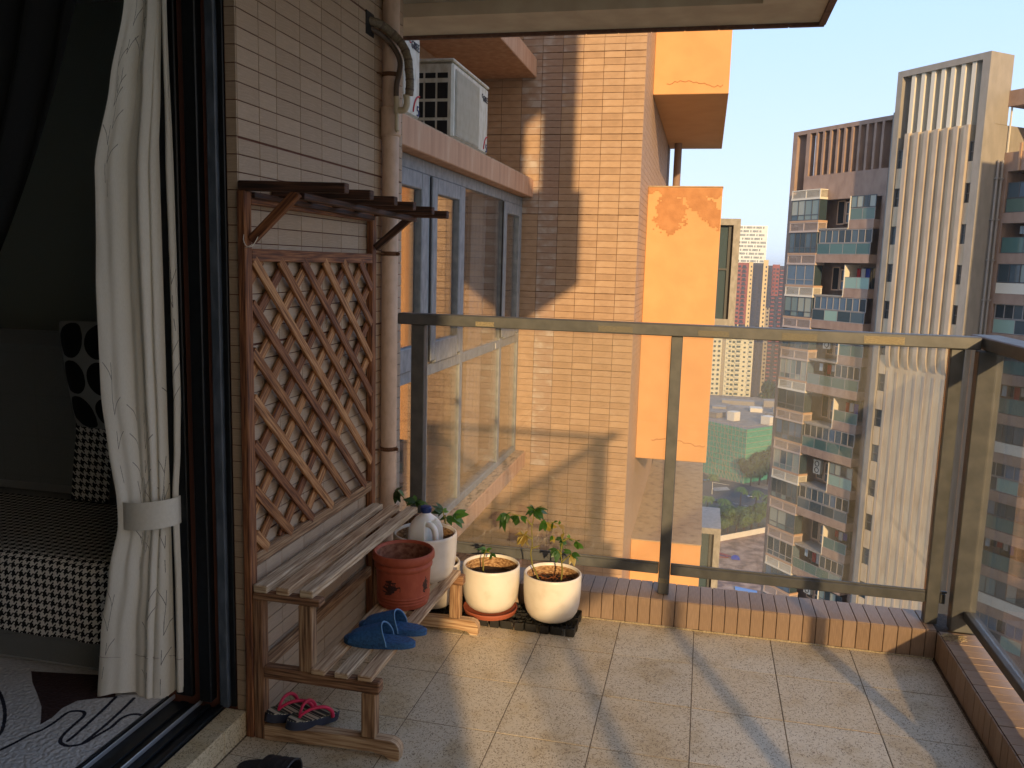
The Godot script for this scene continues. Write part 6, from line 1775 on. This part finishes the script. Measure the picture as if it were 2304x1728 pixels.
	car("white car parked behind the round trees", Vector3(8.6, GROUND + 0.05, -383), 0.2, Color(0.80, 0.80, 0.80))
	car("dark car waiting near the crossing", Vector3(12.0, GROUND + 0.05, -414), 0.4, Color(0.10, 0.10, 0.11))
	car("white car on the near lane by the palms", Vector3(24.5, GROUND + 0.05, -403.5), 0.45, Color(0.78, 0.78, 0.77))
	car("blue car by the pavement before the netted building", Vector3(5.4, GROUND + 0.05, -455), 0.5, Color(0.20, 0.42, 0.62))
	for e in [[10.0, -415, 0.1, "leftmost scooter near the crossing"], [13.6, -413, 0.3, "nearest scooter beside the dark car"], [15.4, -414.5, 0.8, "rightmost scooter near the crossing"], [11.6, -417, 0.5, "farthest scooter behind the dark car"]]:
		var o := thing("scooter", e[3], "scooter", Vector3(e[0], GROUND + 0.05, e[1]), "scooters near the crossing")
		o.rotation.y = e[2]
		var s := Shape.new()
		s.box(Vector3(0, 0.55, 0), Vector3(1.3, 0.35, 0.35), 0.1)
		s.tube([Vector3(-0.55, 0.5, 0), Vector3(-0.65, 1.05, 0)], 0.05, 5); s.tube([Vector3(-0.65, 1.05, -0.3), Vector3(-0.65, 1.05, 0.3)], 0.04, 5)
		local_part(o, "body", s, m.black_iron)
		for x in [-0.62, 0.58]:
			s = Shape.new()
			s.tube([Vector3(x, 0.25, -0.06), Vector3(x, 0.25, 0.06)], 0.25, 10)
			local_part(o, "wheel", s, m.black_iron)
	# lamp gantry
	var lp := thing("traffic_gantry", "white pole with a long arm over the crossing", "lamp post", Vector3(9, GROUND, -428))
	var ls := Shape.new()
	ls.tube([Vector3(9, GROUND, -428), Vector3(9, GROUND + 6.5, -428)], [0.16, 0.12], 7)
	part(lp, "pole", ls, m.tower_white)
	ls = Shape.new()
	ls.tube([Vector3(9, GROUND + 6.3, -428), Vector3(17, GROUND + 6.6, -424)], [0.10, 0.07], 6)
	part(lp, "arm", ls, m.tower_white)

	# green netted scaffolding block
	var gb := thing("netted_building", "building wrapped in green scaffold netting", "building", Vector3(25.5, GROUND, -454.5))
	gb.basis = Basis(Vector3(0.737, 0, 0.675), Vector3.UP, Vector3(-0.675, 0, 0.737))   # x along the left face towards the corner, z out of it
	m.net = mottled([Color(0.20, 0.46, 0.37), Color(0.28, 0.56, 0.46), Color(0.38, 0.64, 0.54)], [0.25, 0.5, 0.8], 0.02, Vector3(0.12, 0.05, 0.12), 0.9, 0.0, 151)
	box_part(gb, "body", Vector3(-90, 0, -60), Vector3(-0.8, 29.0, -0.8), m.net)
	for j in 8:
		for i in 6: box_part(gb, "net_panel", Vector3(-10.6 * (i + 1) + 0.05, 4.2 + 3.2 * j, -0.6), Vector3(-10.6 * i - 0.05, 4.2 + 3.2 * (j + 1) - 0.12, -0.25 + rng.randf_range(-0.2, 0.2)), m.net)
		for i in 4: box_part(gb, "net_panel", Vector3(-0.6, 4.2 + 3.2 * j, -11 * (i + 1) + 0.05), Vector3(-0.25 + rng.randf_range(-0.2, 0.2), 4.2 + 3.2 * (j + 1) - 0.12, -11 * i - 0.05), m.net)
	var sc := Shape.new()
	for j in 10:
		sc.slab(Vector3(-62, 4.1 + 3.0 * j, -0.1), Vector3(0.1, 4.22 + 3.0 * j, 0.1)); sc.slab(Vector3(-0.1, 4.1 + 3.0 * j, -44), Vector3(0.1, 4.22 + 3.0 * j, 0.1))
	for i in 25: sc.slab(Vector3(-2.5 * i - 0.05, 0, 0.02), Vector3(-2.5 * i + 0.05, 31, 0.12))
	for i in 8:
		sc.tube([Vector3(-9.0 * i - 2, 4, 0.15), Vector3(-9.0 * i - 16, 30, 0.15)], 0.08, 4)
		sc.tube([Vector3(-2.5 * i, 0.2, 0.1), Vector3(-2.5 * i - 2.5, 4.2, 0.1)], 0.10, 4)
	local_part(gb, "scaffold_poles", sc, m.tower_tan, "stuff")
	box_part(gb, "roof", Vector3(-89, 29.0, -59), Vector3(-1.5, 29.4, -1.5), m.paving)
	for e in [[-26, -14, 5, 5], [-9, -22, 6, 4.5], [-40, -12, 8, 3], [-16, -34, 7, 4]]:
		box_part(gb, "roof_house", Vector3(e[0], 29.4, e[1] - e[2]), Vector3(e[0] + e[2], 29.4 + e[3], e[1]), m.tower_white if e[3] > 4 else m.paving)
	var lowb := thing("low_roofs", "grey flat roofs of a low block behind the netted building", "building", Vector3(25, GROUND, -540))
	block(lowb, "body", Vector3(0, GROUND, -590), Vector3(75, -84.5, -505), m.paving)
	for e in [[8, -520, 8, 3], [22, -530, 14, 2], [30, -515, 7, 4.2], [44, -526, 12, 3], [14, -545, 20, 3.5], [40, -550, 16, 4]]:
		block(lowb, "roof_house", Vector3(e[0], -84.49, e[1] - 8), Vector3(e[0] + e[2], -84.49 + e[3], e[1]), m.tower_white if e[3] > 4 else m.tower_grey)

	var cream := plain(Color(0.80, 0.78, 0.67), 0.9); var cream2 := plain(Color(0.60, 0.56, 0.47), 0.9)
	var red := plain(Color(0.53, 0.30, 0.235), 0.9); var yellow := plain(Color(0.76, 0.68, 0.49), 0.9); var slate := plain(Color(0.24, 0.23, 0.24), 0.85)
	var dusk := plain(Color(0.14, 0.15, 0.16), 0.3)
	var pale_glass := plain(Color(0.28, 0.34, 0.33), 0.2)
	far_block("cream_tower", "cream apartment block with rounded balconies behind the netted building", "building", Vector3(2, GROUND, -630), Vector3(34.2, -42, -600), [[2, 13, GROUND, -42, 0.0, cream], [13.2, 15.4, GROUND, -42.5, -0.3, cream2], [15.6, 34.2, GROUND, -42, 0.2, cream]], 3.3, [[5, 1.6, 1.4], [8.3, 1.4, 1.3], [11.4, 1.5, 1.5], [18.5, 1.5, 1.6], [21, 1.8, 1.5], [24.2, 2.6, 1.7], [28.4, 1.3, 1.2], [32.2, 1.9, 1.6]], [[16.8, 20.0, 1.6, cream], [22.6, 26.6, 1.6, cream], [31.0, 34.0, 1.4, cream]], pale_glass)
	far_block("red_tower", "red and yellow banded apartment tower in the distance", "building", Vector3(20, GROUND, -730), Vector3(47, 7, -700), [[20, 32.2, -42, 7, 0.1, red], [20, 27, GROUND, -42.2, 0.1, yellow], [27.1, 32.2, GROUND, -42.2, 0.0, slate], [32.3, 35.4, GROUND, 7.5, 0.5, yellow], [35.5, 43.2, -46, 7, -0.1, slate], [35.5, 40, GROUND, -46.2, 0.1, red], [40.1, 43.2, GROUND, -46.2, 0.1, slate], [43.3, 47, -46, 9.5, 0.4, yellow], [43.3, 47, GROUND, -46.2, 0.4, slate]], 3.35, [[22, 2.0, 1.5], [25.2, 1.8, 1.5], [28.8, 2.4, 1.7], [34.2, 0.9, 1.4], [38, 1.8, 1.8], [41.5, 1.4, 1.6], [45.6, 1.0, 1.5]], [[27.2, 30.6, 1.0, slate], [36.6, 39.6, 1.0, red]], dusk)
	far_block("red_tower", "dark red apartment tower with pale frames beside the brown tower", "building", Vector3(48, GROUND, -780), Vector3(66, 5.5, -752), [[48, 54, -30, 5.5, 0.1, slate], [54.1, 60, -20, 6.5, 0.2, red], [54.1, 60, GROUND, -20.2, 0.0, slate], [60.1, 66, GROUND, 4.5, 0.0, slate], [48, 54, GROUND, -30.2, 0.3, cream2]], 3.35, [[49.6, 1.8, 1.5], [52.4, 1.4, 1.5], [55.6, 1.6, 1.6], [58.4, 1.8, 1.6], [62, 1.8, 1.4]], [[54.4, 57.4, 1.2, red], [60.6, 64, 1.2, cream2]], dusk)
	# pale tower with staggered oblong windows
	var wt := thing("white_tower", "pale tower with a staggered grid of oblong windows on the skyline", "building", Vector3(44, GROUND, -900))
	var white := plain(Color(0.84, 0.86, 0.84), 0.9)
	block(wt, "body", Vector3(27, GROUND, -935), Vector3(57.4, 46, -900.5), white)
	var ws := Shape.new()
	for r in 30:
		var y := 43.0 - 3.75 * r
		var x := 27.5 - fmod(r * 3.1, 8.0)
		while x < 56:
			for w in [5.4, 1.7]:
				if x > 27.3 and x + w < 57.0: ws.slab(Vector3(x, y, -900.6), Vector3(x + w, y + 2.1, -900.35))
				x += w + 1.1
	part(wt, "windows", ws, plain(Color(0.33, 0.36, 0.37), 0.3), "stuff")
	var bars := Shape.new()
	for r in 30:
		for x in 24: bars.slab(Vector3(27.8 + 1.24 * x, 43.0 - 3.75 * r, -900.4), Vector3(28.1 + 1.24 * x, 45.1 - 3.75 * r, -900.2))
	part(wt, "window_bars", bars, white, "stuff")

func _ready():
	rng.seed = 20
	var cam := Camera3D.new()
	cam.name = "camera"
	cam.basis = Basis(Vector3.UP, 0.222234) * Basis(Vector3.RIGHT, -0.142589) * Basis(Vector3.BACK, 0.027564)
	cam.position = EYE
	cam.fov = 49.09
	cam.near = 0.05
	cam.far = 8000.0
	cam.current = true
	add_child(cam)

	var env := Environment.new()
	env.background_mode = Environment.BG_SKY
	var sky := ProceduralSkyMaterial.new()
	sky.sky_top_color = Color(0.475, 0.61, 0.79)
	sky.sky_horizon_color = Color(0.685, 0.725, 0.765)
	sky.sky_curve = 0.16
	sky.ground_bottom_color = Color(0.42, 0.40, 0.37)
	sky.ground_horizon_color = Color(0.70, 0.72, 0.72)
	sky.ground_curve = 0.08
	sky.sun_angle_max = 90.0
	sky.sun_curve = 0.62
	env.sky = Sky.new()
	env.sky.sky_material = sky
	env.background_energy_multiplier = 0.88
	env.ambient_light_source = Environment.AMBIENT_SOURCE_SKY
	env.tonemap_mode = Environment.TONE_MAPPER_LINEAR
	env.tonemap_exposure = 2.7
	env.fog_enabled = true
	env.fog_density = 0.00024
	env.fog_light_color = Color(0.80, 0.86, 0.93)
	env.sdfgi_enabled = true
	env.ssao_enabled = true
	env.ssil_enabled = true
	var we := WorldEnvironment.new()
	we.name = "world"
	we.environment = env
	add_child(we)

	var sun := DirectionalLight3D.new()
	sun.name = "sun"
	sun.basis = Basis.looking_at(-SUN.normalized())
	sun.light_color = Color(1.0, 0.845, 0.62)
	sun.light_energy = 0.64
	sun.light_angular_distance = 1.0
	sun.shadow_enabled = true
	add_child(sun)

	materials()
	build_balcony()
	build_railings()
	build_door()
	build_room()
	build_neighbour()
	build_tower()
	build_far()
	build_bench()
	build_pipes()
	build_pots()
	build_shoes()
